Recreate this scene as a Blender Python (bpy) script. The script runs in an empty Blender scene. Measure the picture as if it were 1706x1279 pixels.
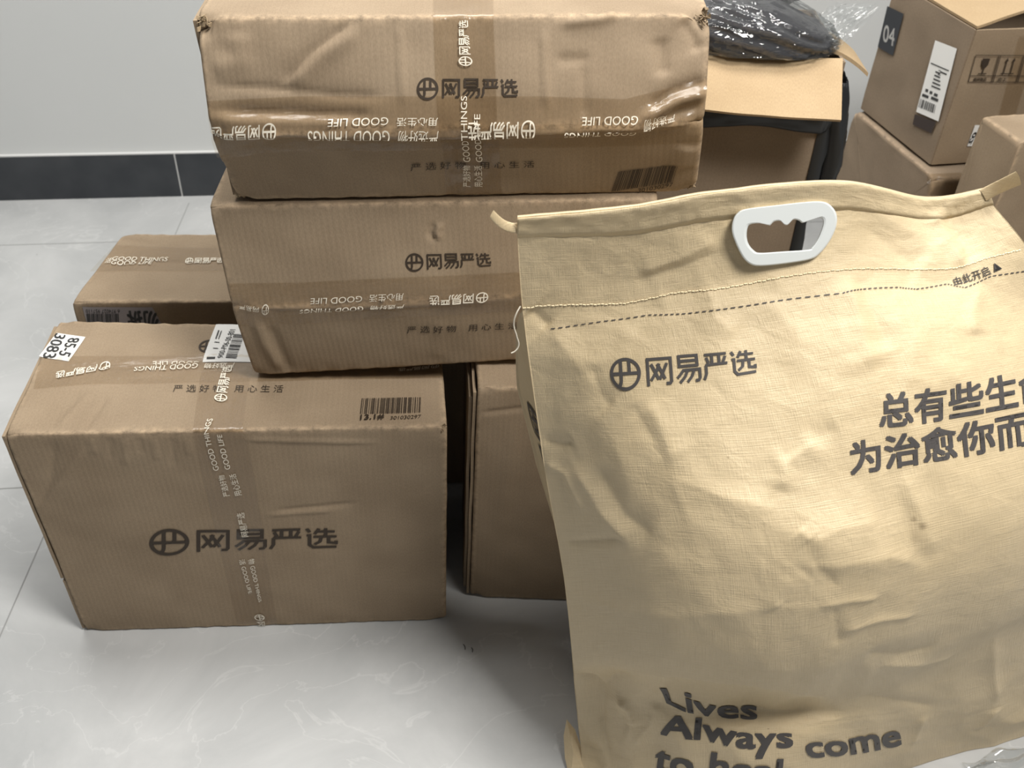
import bpy, bmesh, math, random
import numpy as np
from mathutils import Vector, Matrix
random.seed(7)
sc = bpy.context.scene
COL = sc.collection

# ------------------------------------------------------------------ camera
CAM_H = 1.25
F_PX, PITCH, ROLL = 1644.7, 0.6923, 0.0488
_f = np.array([0, math.cos(PITCH), -math.sin(PITCH)])
_r0 = np.array([1.0, 0, 0]); _u0 = np.cross(_r0, _f)
_r = math.cos(ROLL) * _r0 + math.sin(ROLL) * _u0
_u = -math.sin(ROLL) * _r0 + math.cos(ROLL) * _u0
CAMP = np.array([0, 0, CAM_H])
cd = bpy.data.cameras.new('camera'); cam = bpy.data.objects.new('camera', cd); COL.objects.link(cam)
cd.sensor_width = 36; cd.lens = F_PX / 1706 * 36; cd.clip_start = 0.02
cd.dof.use_dof = True; cd.dof.focus_distance = 1.10; cd.dof.aperture_fstop = 9.0
cam.matrix_world = Matrix(((_r[0], _u[0], -_f[0], 0), (_r[1], _u[1], -_f[1], 0), (_r[2], _u[2], -_f[2], CAM_H), (0, 0, 0, 1)))
sc.camera = cam

# ------------------------------------------------------------------ light
w = bpy.data.worlds.new('world'); sc.world = w; w.use_nodes = True
w.node_tree.nodes['Background'].inputs[0].default_value = (0.93, 0.96, 1.0, 1)
w.node_tree.nodes['Background'].inputs[1].default_value = 0.10

def area(name, loc, target, sx, sy, power, col):
    l = bpy.data.lights.new(name, 'AREA'); l.shape = 'RECTANGLE'; l.size = sx; l.size_y = sy
    l.energy = power; l.color = col
    o = bpy.data.objects.new(name, l); COL.objects.link(o); o.location = loc
    o.rotation_euler = (Vector(target) - Vector(loc)).to_track_quat('-Z', 'Y').to_euler()
    return o
area('overhead_area_light', (0.85, 0.20, 2.75), (0.3, 1.0, 0.3), 0.7, 0.7, 64, (1.0, 0.975, 0.93))
area('overhead_area_light', (-0.35, 1.55, 2.75), (-0.35, 1.5, 0.0), 1.8, 0.7, 50, (1.0, 0.985, 0.95))  # added fill lamp, brightens the wall, floor and carton tops

vs = sc.view_settings
sc.display_settings.display_device = 'sRGB'
vs.view_transform = 'Standard'; vs.look = 'None'; vs.gamma = 1; vs.use_curve_mapping = False
vs.exposure = 0.2

# ------------------------------------------------------------------ pixel helpers (calibrated view of the 1706x1279 photograph)
def ray(px, py): return _f + _r * (px - 853) / F_PX - _u * (py - 639.5) / F_PX
def aty(px, py, y): d = ray(px, py); return CAMP + d * (y / d[1])
def atz(px, py, z): d = ray(px, py); return CAMP + d * ((z - CAM_H) / d[2])
def proj(P):
    d = P - CAMP; z = d @ _f
    return np.stack([853 + F_PX * (d @ _r) / z, 639.5 - F_PX * (d @ _u) / z], -1)

# ------------------------------------------------------------------ noise
def _h(ix, iy, seed):
    n = (ix.astype(np.int64) * 374761393 + iy.astype(np.int64) * 668265263 + seed * 2147483647 + 12345) & 0xffffffff
    n = ((n ^ (n >> 13)) * 1274126177) & 0xffffffff
    n = n ^ (n >> 16)
    return (n & 0xffff) / 65535.0 * 2 * math.pi
def gnoise(x, y, seed=0):
    x = np.asarray(x, float); y = np.asarray(y, float)
    ix = np.floor(x); iy = np.floor(y); fx = x - ix; fy = y - iy
    def g(a, b):
        t = _h(ix + a, iy + b, seed); return np.cos(t) * (fx - a) + np.sin(t) * (fy - b)
    sx = fx * fx * fx * (fx * (fx * 6 - 15) + 10); sy = fy * fy * fy * (fy * (fy * 6 - 15) + 10)
    return (g(0, 0) * (1 - sx) + g(1, 0) * sx) * (1 - sy) + (g(0, 1) * (1 - sx) + g(1, 1) * sx) * sy
def ridged(x, y, seed=0): return 0.5 - np.sqrt(gnoise(x, y, seed) ** 2 + 0.0008) * 1.6

# ------------------------------------------------------------------ materials
def mat(name): 
    m = bpy.data.materials.new(name); m.use_nodes = True
    return m, m.node_tree, m.node_tree.nodes['Principled BSDF']
def N(nt, t, **k):
    n = nt.nodes.new(t)
    for a, b in k.items(): setattr(n, a, b)
    return n
def L(nt, a, b): nt.links.new(a, b)
def ramp(nt, stops):
    r = N(nt, 'ShaderNodeValToRGB'); e = r.color_ramp.elements
    while len(e) < len(stops): e.new(0.5)
    for i, (p, c) in enumerate(stops): e[i].position = p; e[i].color = (*c, 1) if len(c) == 3 else c
    return r
def cardboard(name, c0, c1, flute=0.25, rough=0.8):
    m, nt, b = mat(name)
    uv = N(nt, 'ShaderNodeUVMap'); uv.uv_map = 'UVMap'
    n1 = N(nt, 'ShaderNodeTexNoise'); n1.inputs['Scale'].default_value = 9; n1.inputs['Detail'].default_value = 5
    L(nt, uv.outputs[0], n1.inputs['Vector'])
    mp = N(nt, 'ShaderNodeMapping'); mp.inputs['Scale'].default_value = (700, 260, 1)
    L(nt, uv.outputs[0], mp.inputs[0])
    n2 = N(nt, 'ShaderNodeTexNoise'); n2.inputs['Scale'].default_value = 1; n2.inputs['Detail'].default_value = 3
    L(nt, mp.outputs[0], n2.inputs['Vector'])
    r = ramp(nt, [(0.3, c0), (0.7, c1)]); L(nt, n1.outputs[0], r.inputs[0])
    mx = N(nt, 'ShaderNodeMix', data_type='RGBA', blend_type='MULTIPLY'); mx.inputs[0].default_value = 0.55
    r2 = ramp(nt, [(0.3, (0.72, 0.70, 0.68)), (0.7, (1, 1, 1))]); L(nt, n2.outputs[0], r2.inputs[0])
    L(nt, r.outputs[0], mx.inputs[6]); L(nt, r2.outputs[0], mx.inputs[7])
    # scuffs and pinkish wear patches
    n4 = N(nt, 'ShaderNodeTexNoise'); n4.inputs['Scale'].default_value = 23; n4.inputs['Detail'].default_value = 6; n4.inputs['Roughness'].default_value = 0.7
    L(nt, uv.outputs[0], n4.inputs['Vector'])
    r4 = ramp(nt, [(0.62, (0, 0, 0)), (0.78, (1, 1, 1))]); L(nt, n4.outputs[0], r4.inputs[0])
    ml = N(nt, 'ShaderNodeMath', operation='MULTIPLY'); ml.inputs[1].default_value = 0.35; L(nt, r4.outputs[0], ml.inputs[0])
    mx2 = N(nt, 'ShaderNodeMix', data_type='RGBA'); L(nt, ml.outputs[0], mx2.inputs[0]); L(nt, mx.outputs[2], mx2.inputs[6])
    mx2.inputs[7].default_value = (c1[0] * 1.15, c1[1] * 1.1, c1[2] * 1.12, 1)
    at = N(nt, 'ShaderNodeAttribute'); at.attribute_name = 'wear'
    n5 = N(nt, 'ShaderNodeTexNoise'); n5.inputs['Scale'].default_value = 75; n5.inputs['Detail'].default_value = 6; n5.inputs['Roughness'].default_value = 0.75; L(nt, uv.outputs[0], n5.inputs['Vector'])
    r5 = ramp(nt, [(0.42, (0, 0, 0)), (0.62, (1, 1, 1))]); L(nt, n5.outputs[0], r5.inputs[0])
    m5 = N(nt, 'ShaderNodeMath', operation='MULTIPLY'); L(nt, at.outputs['Fac'], m5.inputs[0]); L(nt, r5.outputs[0], m5.inputs[1])
    mx5 = N(nt, 'ShaderNodeMix', data_type='RGBA'); L(nt, m5.outputs[0], mx5.inputs[0]); L(nt, mx2.outputs[2], mx5.inputs[6]); mx5.inputs[7].default_value = (min(1, c1[0] * 1.5), c1[1] * 1.45, c1[2] * 1.4, 1)
    r6 = ramp(nt, [(0.30, (1, 1, 1)), (0.42, (0, 0, 0))]); L(nt, n5.outputs[0], r6.inputs[0])
    m6 = N(nt, 'ShaderNodeMath', operation='MULTIPLY'); L(nt, at.outputs['Fac'], m6.inputs[0]); L(nt, r6.outputs[0], m6.inputs[1])
    mx6 = N(nt, 'ShaderNodeMix', data_type='RGBA'); L(nt, m6.outputs[0], mx6.inputs[0]); L(nt, mx5.outputs[2], mx6.inputs[6]); mx6.inputs[7].default_value = (c0[0] * .45, c0[1] * .45, c0[2] * .45, 1)
    L(nt, mx6.outputs[2], b.inputs['Base Color'])
    wv = N(nt, 'ShaderNodeTexWave'); wv.inputs['Scale'].default_value = 45; wv.inputs['Distortion'].default_value = 1.2
    wv.inputs['Detail'].default_value = 1; wv.inputs['Detail Scale'].default_value = 0.15
    L(nt, uv.outputs[0], wv.inputs['Vector'])
    bp = N(nt, 'ShaderNodeBump'); bp.inputs['Strength'].default_value = flute; bp.inputs['Distance'].default_value = 0.0008
    L(nt, wv.outputs['Fac'], bp.inputs['Height'])
    bp2 = N(nt, 'ShaderNodeBump'); bp2.inputs['Strength'].default_value = 0.35; bp2.inputs['Distance'].default_value = 0.0006
    n3 = N(nt, 'ShaderNodeTexNoise'); n3.inputs['Scale'].default_value = 160; n3.inputs['Detail'].default_value = 5
    L(nt, uv.outputs[0], n3.inputs['Vector']); L(nt, n3.outputs[0], bp2.inputs['Height'])
    L(nt, bp.outputs[0], bp2.inputs['Normal']); L(nt, bp2.outputs[0], b.inputs['Normal'])
    b.inputs['Roughness'].default_value = rough; b.inputs['Specular IOR Level'].default_value = 0.25
    return m
def plain(name, col, rough=0.6, spec=0.3):
    m, nt, b = mat(name); b.inputs['Base Color'].default_value = (*col, 1)
    b.inputs['Roughness'].default_value = rough; b.inputs['Specular IOR Level'].default_value = spec
    return m
M = {}
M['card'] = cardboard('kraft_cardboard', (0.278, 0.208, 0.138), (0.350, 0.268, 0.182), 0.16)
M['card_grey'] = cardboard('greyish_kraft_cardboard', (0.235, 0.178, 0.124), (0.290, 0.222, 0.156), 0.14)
M['card_light'] = cardboard('light_inner_cardboard', (0.45, 0.325, 0.19), (0.52, 0.385, 0.235), 0.1)
M['card_edge'] = cardboard('frayed_cardboard_edge', (0.18, 0.13, 0.08), (0.50, 0.38, 0.24), 0.8)
M['ink'] = plain('brown_black_ink', (0.045, 0.032, 0.022), 0.65)
M['bagink'] = plain('grey_ink', (0.085, 0.078, 0.075), 0.5)
M['tapeink'] = plain('pale_tape_ink', (0.80, 0.74, 0.62), 0.5)
M['label'] = plain('white_label_paper', (0.80, 0.79, 0.76), 0.5)
M['blacklabel'] = plain('black_label', (0.035, 0.038, 0.044), 0.5)
M['greyink'] = plain('label_ink', (0.05, 0.05, 0.05), 0.6)
M['qr'] = plain('label_grey_green_ink', (0.16, 0.2, 0.17), 0.6)
M['wine'] = plain('dark_red_ink', (0.06, 0.02, 0.03), 0.6)
M['plastic'] = plain('white_plastic', (0.73, 0.76, 0.75), 0.32, 0.5)
M['thread'] = plain('white_thread', (0.78, 0.72, 0.6), 0.8)
M['stitch'] = plain('cream_stitching', (0.86, 0.74, 0.50), 0.7)
M['liner'] = plain('black_liner', (0.016, 0.017, 0.018), 0.42, 0.45)
M['dark'] = plain('dark_inside', (0.03, 0.028, 0.026), 0.8)

def tape_mat():
    m, nt, b = mat('clear_brown_packing_tape')
    nt.nodes.remove(b); out = nt.nodes['Material Output']
    uv = N(nt, 'ShaderNodeUVMap'); uv.uv_map = 'UVMap'
    tr = N(nt, 'ShaderNodeBsdfTransparent'); tr.inputs[0].default_value = (0.925, 0.895, 0.845, 1)
    gl = N(nt, 'ShaderNodeBsdfGlossy'); gl.inputs['Roughness'].default_value = 0.20
    fr = N(nt, 'ShaderNodeFresnel'); fr.inputs[0].default_value = 1.5
    n = N(nt, 'ShaderNodeTexNoise'); n.inputs['Scale'].default_value = 45; n.inputs['Detail'].default_value = 6; n.inputs['Distortion'].default_value = 1.5
    mp = N(nt, 'ShaderNodeMapping'); mp.inputs['Scale'].default_value = (0.6, 1.6, 1)
    L(nt, uv.outputs[0], mp.inputs[0]); L(nt, mp.outputs[0], n.inputs['Vector'])
    bp = N(nt, 'ShaderNodeBump'); bp.inputs['Strength'].default_value = 0.5; bp.inputs['Distance'].default_value = 0.0022
    L(nt, n.outputs[0], bp.inputs['Height']); L(nt, bp.outputs[0], gl.inputs['Normal']); L(nt, bp.outputs[0], fr.inputs['Normal'])
    ad = N(nt, 'ShaderNodeMath', operation='MINIMUM'); ad.inputs[1].default_value = 0.11; L(nt, fr.outputs[0], ad.inputs[0])
    mx = N(nt, 'ShaderNodeMixShader'); L(nt, ad.outputs[0], mx.inputs[0]); L(nt, tr.outputs[0], mx.inputs[1]); L(nt, gl.outputs[0], mx.inputs[2])
    L(nt, mx.outputs[0], out.inputs[0])
    return m
M['tape'] = tape_mat()
def film_mat():
    m, nt, b = mat('clear_plastic_film')
    nt.nodes.remove(b); out = nt.nodes['Material Output']
    tr = N(nt, 'ShaderNodeBsdfTransparent'); tr.inputs[0].default_value = (0.93, 0.94, 0.94, 1)
    gl = N(nt, 'ShaderNodeBsdfGlossy'); gl.inputs['Roughness'].default_value = 0.07
    df = N(nt, 'ShaderNodeBsdfDiffuse'); df.inputs[0].default_value = (0.75, 0.77, 0.78, 1)
    tc = N(nt, 'ShaderNodeTexCoord')
    n = N(nt, 'ShaderNodeTexNoise'); n.inputs['Scale'].default_value = 14; n.inputs['Detail'].default_value = 3; n.inputs['Distortion'].default_value = 0.6
    mp = N(nt, 'ShaderNodeMapping'); mp.inputs['Scale'].default_value = (1.0, 1, 2.6); mp.inputs['Rotation'].default_value = (0, 0.5, 0)
    L(nt, tc.outputs['Object'], mp.inputs[0]); L(nt, mp.outputs[0], n.inputs['Vector'])
    bp = N(nt, 'ShaderNodeBump'); bp.inputs['Strength'].default_value = 0.8; bp.inputs['Distance'].default_value = 0.02
    L(nt, n.outputs[0], bp.inputs['Height']); L(nt, bp.outputs[0], gl.inputs['Normal'])
    lw = N(nt, 'ShaderNodeLayerWeight'); lw.inputs[0].default_value = 0.25; L(nt, bp.outputs[0], lw.inputs['Normal'])
    m1 = N(nt, 'ShaderNodeMixShader'); m1.inputs[0].default_value = 0.02; L(nt, tr.outputs[0], m1.inputs[1]); L(nt, df.outputs[0], m1.inputs[2])
    ml = N(nt, 'ShaderNodeMath', operation='MULTIPLY_ADD'); ml.inputs[1].default_value = 0.35; ml.inputs[2].default_value = 0.08; L(nt, lw.outputs['Fresnel'], ml.inputs[0])
    mx = N(nt, 'ShaderNodeMixShader'); L(nt, ml.outputs[0], mx.inputs[0]); L(nt, m1.outputs[0], mx.inputs[1]); L(nt, gl.outputs[0], mx.inputs[2])
    L(nt, mx.outputs[0], out.inputs[0]); return m
M['film'] = film_mat()

def bag_mat():
    m, nt, b = mat('laminated_woven_kraft')
    uv = N(nt, 'ShaderNodeUVMap'); uv.uv_map = 'UVMap'
    n1 = N(nt, 'ShaderNodeTexNoise'); n1.inputs['Scale'].default_value = 6; n1.inputs['Detail'].default_value = 4
    L(nt, uv.outputs[0], n1.inputs['Vector'])
    r = ramp(nt, [(0.3, (0.665, 0.53, 0.33)), (0.7, (0.735, 0.595, 0.385))]); L(nt, n1.outputs[0], r.inputs[0])
    # a few stains
    def streak(scale, rot=0):
        mp = N(nt, 'ShaderNodeMapping'); mp.inputs['Scale'].default_value = scale; L(nt, uv.outputs[0], mp.inputs[0])
        n = N(nt, 'ShaderNodeTexNoise'); n.inputs['Scale'].default_value = 1; n.inputs['Detail'].default_value = 4; L(nt, mp.outputs[0], n.inputs['Vector']); return n
    a = streak((30, 900, 1)); c = streak((900, 40, 1))
    ad = N(nt, 'ShaderNodeMath', operation='ADD'); L(nt, a.outputs[0], ad.inputs[0]); L(nt, c.outputs[0], ad.inputs[1])
    r2 = ramp(nt, [(0.35, (0.86, 0.84, 0.80)), (0.7, (1, 1, 1))])
    hl = N(nt, 'ShaderNodeMath', operation='MULTIPLY'); hl.inputs[1].default_value = 0.5; L(nt, ad.outputs[0], hl.inputs[0]); L(nt, hl.outputs[0], r2.inputs[0])
    mx = N(nt, 'ShaderNodeMix', data_type='RGBA', blend_type='MULTIPLY'); mx.inputs[0].default_value = 0.7
    L(nt, r.outputs[0], mx.inputs[6]); L(nt, r2.outputs[0], mx.inputs[7]); L(nt, mx.outputs[2], b.inputs['Base Color'])
    bp = N(nt, 'ShaderNodeBump'); bp.inputs['Strength'].default_value = 0.45; bp.inputs['Distance'].default_value = 0.0012
    L(nt, ad.outputs[0], bp.inputs['Height'])
    v = N(nt, 'ShaderNodeTexNoise'); v.inputs['Scale'].default_value = 38; v.inputs['Detail'].default_value = 5; v.inputs['Distortion'].default_value = 0.6
    L(nt, uv.outputs[0], v.inputs['Vector'])
    bp2 = N(nt, 'ShaderNodeBump'); bp2.inputs['Strength'].default_value = 0.35; bp2.inputs['Distance'].default_value = 0.004
    L(nt, v.outputs[0], bp2.inputs['Height']); L(nt, bp.outputs[0], bp2.inputs['Normal']); L(nt, bp2.outputs[0], b.inputs['Normal'])
    b.inputs['Roughness'].default_value = 0.42; b.inputs['Specular IOR Level'].default_value = 0.45
    return m
M['bag'] = bag_mat()

def add_stains(m, spots):
    nt = m.node_tree; b = nt.nodes['Principled BSDF']; src = b.inputs['Base Color'].links[0].from_socket
    uv = N(nt, 'ShaderNodeUVMap'); uv.uv_map = 'UVMap'
    nz = N(nt, 'ShaderNodeTexNoise'); nz.inputs['Scale'].default_value = 60; L(nt, uv.outputs[0], nz.inputs['Vector'])
    for (x, y, r, a) in spots:
        d = N(nt, 'ShaderNodeVectorMath', operation='DISTANCE'); d.inputs[1].default_value = (x, y, 0); L(nt, uv.outputs[0], d.inputs[0])
        ml = N(nt, 'ShaderNodeMath', operation='MULTIPLY_ADD'); ml.inputs[1].default_value = r * 1.2; ml.inputs[2].default_value = -r * .6; L(nt, nz.outputs[0], ml.inputs[0])
        ad = N(nt, 'ShaderNodeMath', operation='ADD'); L(nt, d.outputs['Value'], ad.inputs[0]); L(nt, ml.outputs[0], ad.inputs[1])
        mr = N(nt, 'ShaderNodeMapRange'); mr.inputs['From Min'].default_value = r; mr.inputs['From Max'].default_value = r * .3; mr.inputs['To Max'].default_value = a
        L(nt, ad.outputs[0], mr.inputs['Value'])
        mx = N(nt, 'ShaderNodeMix', data_type='RGBA'); L(nt, mr.outputs[0], mx.inputs[0]); L(nt, src, mx.inputs[6]); mx.inputs[7].default_value = (0.20, 0.14, 0.08, 1); src = mx.outputs[2]
    L(nt, src, b.inputs['Base Color'])
def floor_mat():
    m, nt, b = mat('grey_marbled_tile')
    tc = N(nt, 'ShaderNodeTexCoord')
    n1 = N(nt, 'ShaderNodeTexNoise'); n1.inputs['Scale'].default_value = 3.2; n1.inputs['Detail'].default_value = 9; n1.inputs['Roughness'].default_value = 0.62; n1.inputs['Distortion'].default_value = 0.8
    L(nt, tc.outputs['Object'], n1.inputs['Vector'])
    r = ramp(nt, [(0.32, (0.395, 0.402, 0.402)), (0.52, (0.470, 0.475, 0.472)), (0.68, (0.535, 0.538, 0.534))]); L(nt, n1.outputs[0], r.inputs[0])
    # thin veins
    n2 = N(nt, 'ShaderNodeTexNoise'); n2.inputs['Scale'].default_value = 4.5; n2.inputs['Detail'].default_value = 6; n2.inputs['Distortion'].default_value = 1.6
    L(nt, tc.outputs['Object'], n2.inputs['Vector'])
    r2 = ramp(nt, [(0.492, (0, 0, 0)), (0.5, (1, 1, 1)), (0.508, (0, 0, 0))]); L(nt, n2.outputs[0], r2.inputs[0])
    sc2 = N(nt, 'ShaderNodeMath', operation='MULTIPLY'); sc2.inputs[1].default_value = 0.30; L(nt, r2.outputs[0], sc2.inputs[0])
    mx = N(nt, 'ShaderNodeMix', data_type='RGBA'); L(nt, sc2.outputs[0], mx.inputs[0]); L(nt, r.outputs[0], mx.inputs[6]); mx.inputs[7].default_value = (0.66, 0.66, 0.65, 1)
    # specks of dirt
    v = N(nt, 'ShaderNodeTexVoronoi'); v.inputs['Scale'].default_value = 9; L(nt, tc.outputs['Object'], v.inputs['Vector'])
    r3 = ramp(nt, [(0.012, (1, 1, 1)), (0.022, (0, 0, 0))]); L(nt, v.outputs['Distance'], r3.inputs[0])
    sc3 = N(nt, 'ShaderNodeMath', operation='MULTIPLY'); sc3.inputs[1].default_value = 0.6; L(nt, r3.outputs[0], sc3.inputs[0])
    mx3 = N(nt, 'ShaderNodeMix', data_type='RGBA'); L(nt, sc3.outputs[0], mx3.inputs[0]); L(nt, mx.outputs[2], mx3.inputs[6]); mx3.inputs[7].default_value = (0.14, 0.12, 0.1, 1)
    L(nt, mx3.outputs[2], b.inputs['Base Color'])
    n4 = N(nt, 'ShaderNodeTexNoise'); n4.inputs['Scale'].default_value = 120; n4.inputs['Detail'].default_value = 3; L(nt, tc.outputs['Object'], n4.inputs['Vector'])
    bp = N(nt, 'ShaderNodeBump'); bp.inputs['Strength'].default_value = 0.12; bp.inputs['Distance'].default_value = 0.001; L(nt, n4.outputs[0], bp.inputs['Height']); L(nt, bp.outputs[0], b.inputs['Normal'])
    b.inputs['Roughness'].default_value = 0.38; b.inputs['Specular IOR Level'].default_value = 0.4
    return m
M['floor'] = floor_mat()
M['grout'] = plain('grout', (0.30, 0.30, 0.295), 0.9)
M['grout_white'] = plain('white_joint', (0.62, 0.62, 0.61), 0.8)
def wall_mat():
    m, nt, b = mat('off_white_paint')
    tc = N(nt, 'ShaderNodeTexCoord'); n = N(nt, 'ShaderNodeTexNoise'); n.inputs['Scale'].default_value = 1.2; n.inputs['Detail'].default_value = 4
    L(nt, tc.outputs['Object'], n.inputs['Vector']); r = ramp(nt, [(0.3, (0.60, 0.615, 0.61)), (0.7, (0.645, 0.655, 0.65))]); L(nt, n.outputs[0], r.inputs[0])
    L(nt, r.outputs[0], b.inputs['Base Color']); b.inputs['Roughness'].default_value = 0.7
    n2 = N(nt, 'ShaderNodeTexNoise'); n2.inputs['Scale'].default_value = 90; L(nt, tc.outputs['Object'], n2.inputs['Vector'])
    bp = N(nt, 'ShaderNodeBump'); bp.inputs['Strength'].default_value = 0.1; bp.inputs['Distance'].default_value = 0.001; L(nt, n2.outputs[0], bp.inputs['Height']); L(nt, bp.outputs[0], b.inputs['Normal'])
    return m
M['wall'] = wall_mat()
def base_mat():
    m, nt, b = mat('charcoal_tile')
    tc = N(nt, 'ShaderNodeTexCoord'); n = N(nt, 'ShaderNodeTexNoise'); n.inputs['Scale'].default_value = 14; n.inputs['Detail'].default_value = 5
    L(nt, tc.outputs['Object'], n.inputs['Vector']); r = ramp(nt, [(0.3, (0.026, 0.030, 0.036)), (0.7, (0.045, 0.049, 0.055))]); L(nt, n.outputs[0], r.inputs[0])
    L(nt, r.outputs[0], b.inputs['Base Color']); b.inputs['Roughness'].default_value = 0.45; return m
M['base'] = base_mat()
def cloth_mat():
    m, nt, b = mat('black_cloth')
    tc = N(nt, 'ShaderNodeTexCoord'); n = N(nt, 'ShaderNodeTexNoise'); n.inputs['Scale'].default_value = 200; n.inputs['Detail'].default_value = 4
    L(nt, tc.outputs['Object'], n.inputs['Vector']); bp = N(nt, 'ShaderNodeBump'); bp.inputs['Strength'].default_value = 0.5; bp.inputs['Distance'].default_value = 0.002
    L(nt, n.outputs[0], bp.inputs['Height']); L(nt, bp.outputs[0], b.inputs['Normal'])
    b.inputs['Base Color'].default_value = (0.020, 0.019, 0.023, 1); b.inputs['Roughness'].default_value = 0.85
    b.inputs['Sheen Weight'].default_value = 0.15
    return m
M['cloth'] = cloth_mat()

# ------------------------------------------------------------------ object helpers
def link(name, me, m, parent=None):
    o = bpy.data.objects.new(name, me); COL.objects.link(o)
    if m is not None: me.materials.append(m)
    if parent is not None:
        o.parent = parent; o.matrix_parent_inverse = parent.matrix_world.inverted()
    return o
def thing(name, loc, label, cat, group=None):
    o = bpy.data.objects.new(name, None); COL.objects.link(o); o.location = loc; o.empty_display_size = 0.05
    o.matrix_world = Matrix.Translation(loc)
    o['label'] = label; o['category'] = cat
    if group: o['group'] = group
    return o
def make(name, verts, faces, m, parent=None, uvs=None, smooth=True):
    me = bpy.data.meshes.new(name)
    me.from_pydata([tuple(map(float, v)) for v in verts], [], [tuple(map(int, f)) for f in faces])
    if uvs is not None:
        ul = me.uv_layers.new(name='UVMap'); li = np.zeros(len(me.loops), np.int32); me.loops.foreach_get('vertex_index', li)
        ul.data.foreach_set('uv', np.asarray(uvs, np.float32)[li].ravel())
    if smooth: me.polygons.foreach_set('use_smooth', [True] * len(me.polygons))
    me.update()
    return link(name, me, m, parent)
def gridfaces(nu, nv, off=0, flip=False):
    i, j = np.meshgrid(np.arange(nu - 1), np.arange(nv - 1), indexing='ij')
    a = (i * nv + j).ravel() + off
    q = np.stack([a, a + nv, a + nv + 1, a + 1], 1)
    return q[:, ::-1] if flip else q
def boxbm(bm, x0, x1, y0, y1, z0, z1):
    vs_ = [bm.verts.new((x, y, z)) for x in (x0, x1) for y in (y0, y1) for z in (z0, z1)]
    for f in ((0, 1, 3, 2), (4, 6, 7, 5), (0, 4, 5, 1), (2, 3, 7, 6), (0, 2, 6, 4), (1, 5, 7, 3)):
        bm.faces.new([vs_[i] for i in f])
def bmobj(name, bm, m, parent=None):
    bmesh.ops.recalc_face_normals(bm, faces=bm.faces)
    me = bpy.data.meshes.new(name); bm.to_mesh(me); bm.free(); return link(name, me, m, parent)
def panel(name, pts, th, m, parent, nu=24, nv=12, wob=0.0006, seed=1, bow=0.0):
    """a sheet of cardboard with real thickness between four corners a,b,c,d (a-b edge, d-c edge)"""
    a, b, c, d = [np.array(p, float) for p in pts]
    u, v = np.meshgrid(np.linspace(0, 1, nu), np.linspace(0, 1, nv), indexing='ij')
    P = (a * (1 - u[..., None]) + b * u[..., None]) * (1 - v[..., None]) + (d * (1 - u[..., None]) + c * u[..., None]) * v[..., None]
    n = np.cross(b - a, d - a); n /= np.linalg.norm(n)
    wu = np.linalg.norm(b - a); wv = np.linalg.norm(d - a)
    dd = wob * gnoise(u * wu * 14, v * wv * 14, seed) * 2 + bow * 4 * u * (1 - u)
    T = P + n * (dd[..., None] + th / 2); Bt = P + n * (dd[..., None] - th / 2)
    V = np.concatenate([T.reshape(-1, 3), Bt.reshape(-1, 3)]); k = nu * nv
    F = [list(f) for f in gridfaces(nu, nv)] + [list(f) for f in gridfaces(nu, nv, k, True)]
    ring = [i * nv for i in range(nu)] + [(nu - 1) * nv + j for j in range(1, nv)] + [i * nv + nv - 1 for i in range(nu - 2, -1, -1)] + [j for j in range(nv - 2, 0, -1)]
    for q in range(len(ring)):
        x, y = ring[q], ring[(q + 1) % len(ring)]; F.append([y, x, x + k, y + k])
    uv = np.stack([u * wu, v * wv], -1).reshape(-1, 2); uv = np.concatenate([uv, uv])
    return make(name, V, F, m, parent, uv, smooth=False)

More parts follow.
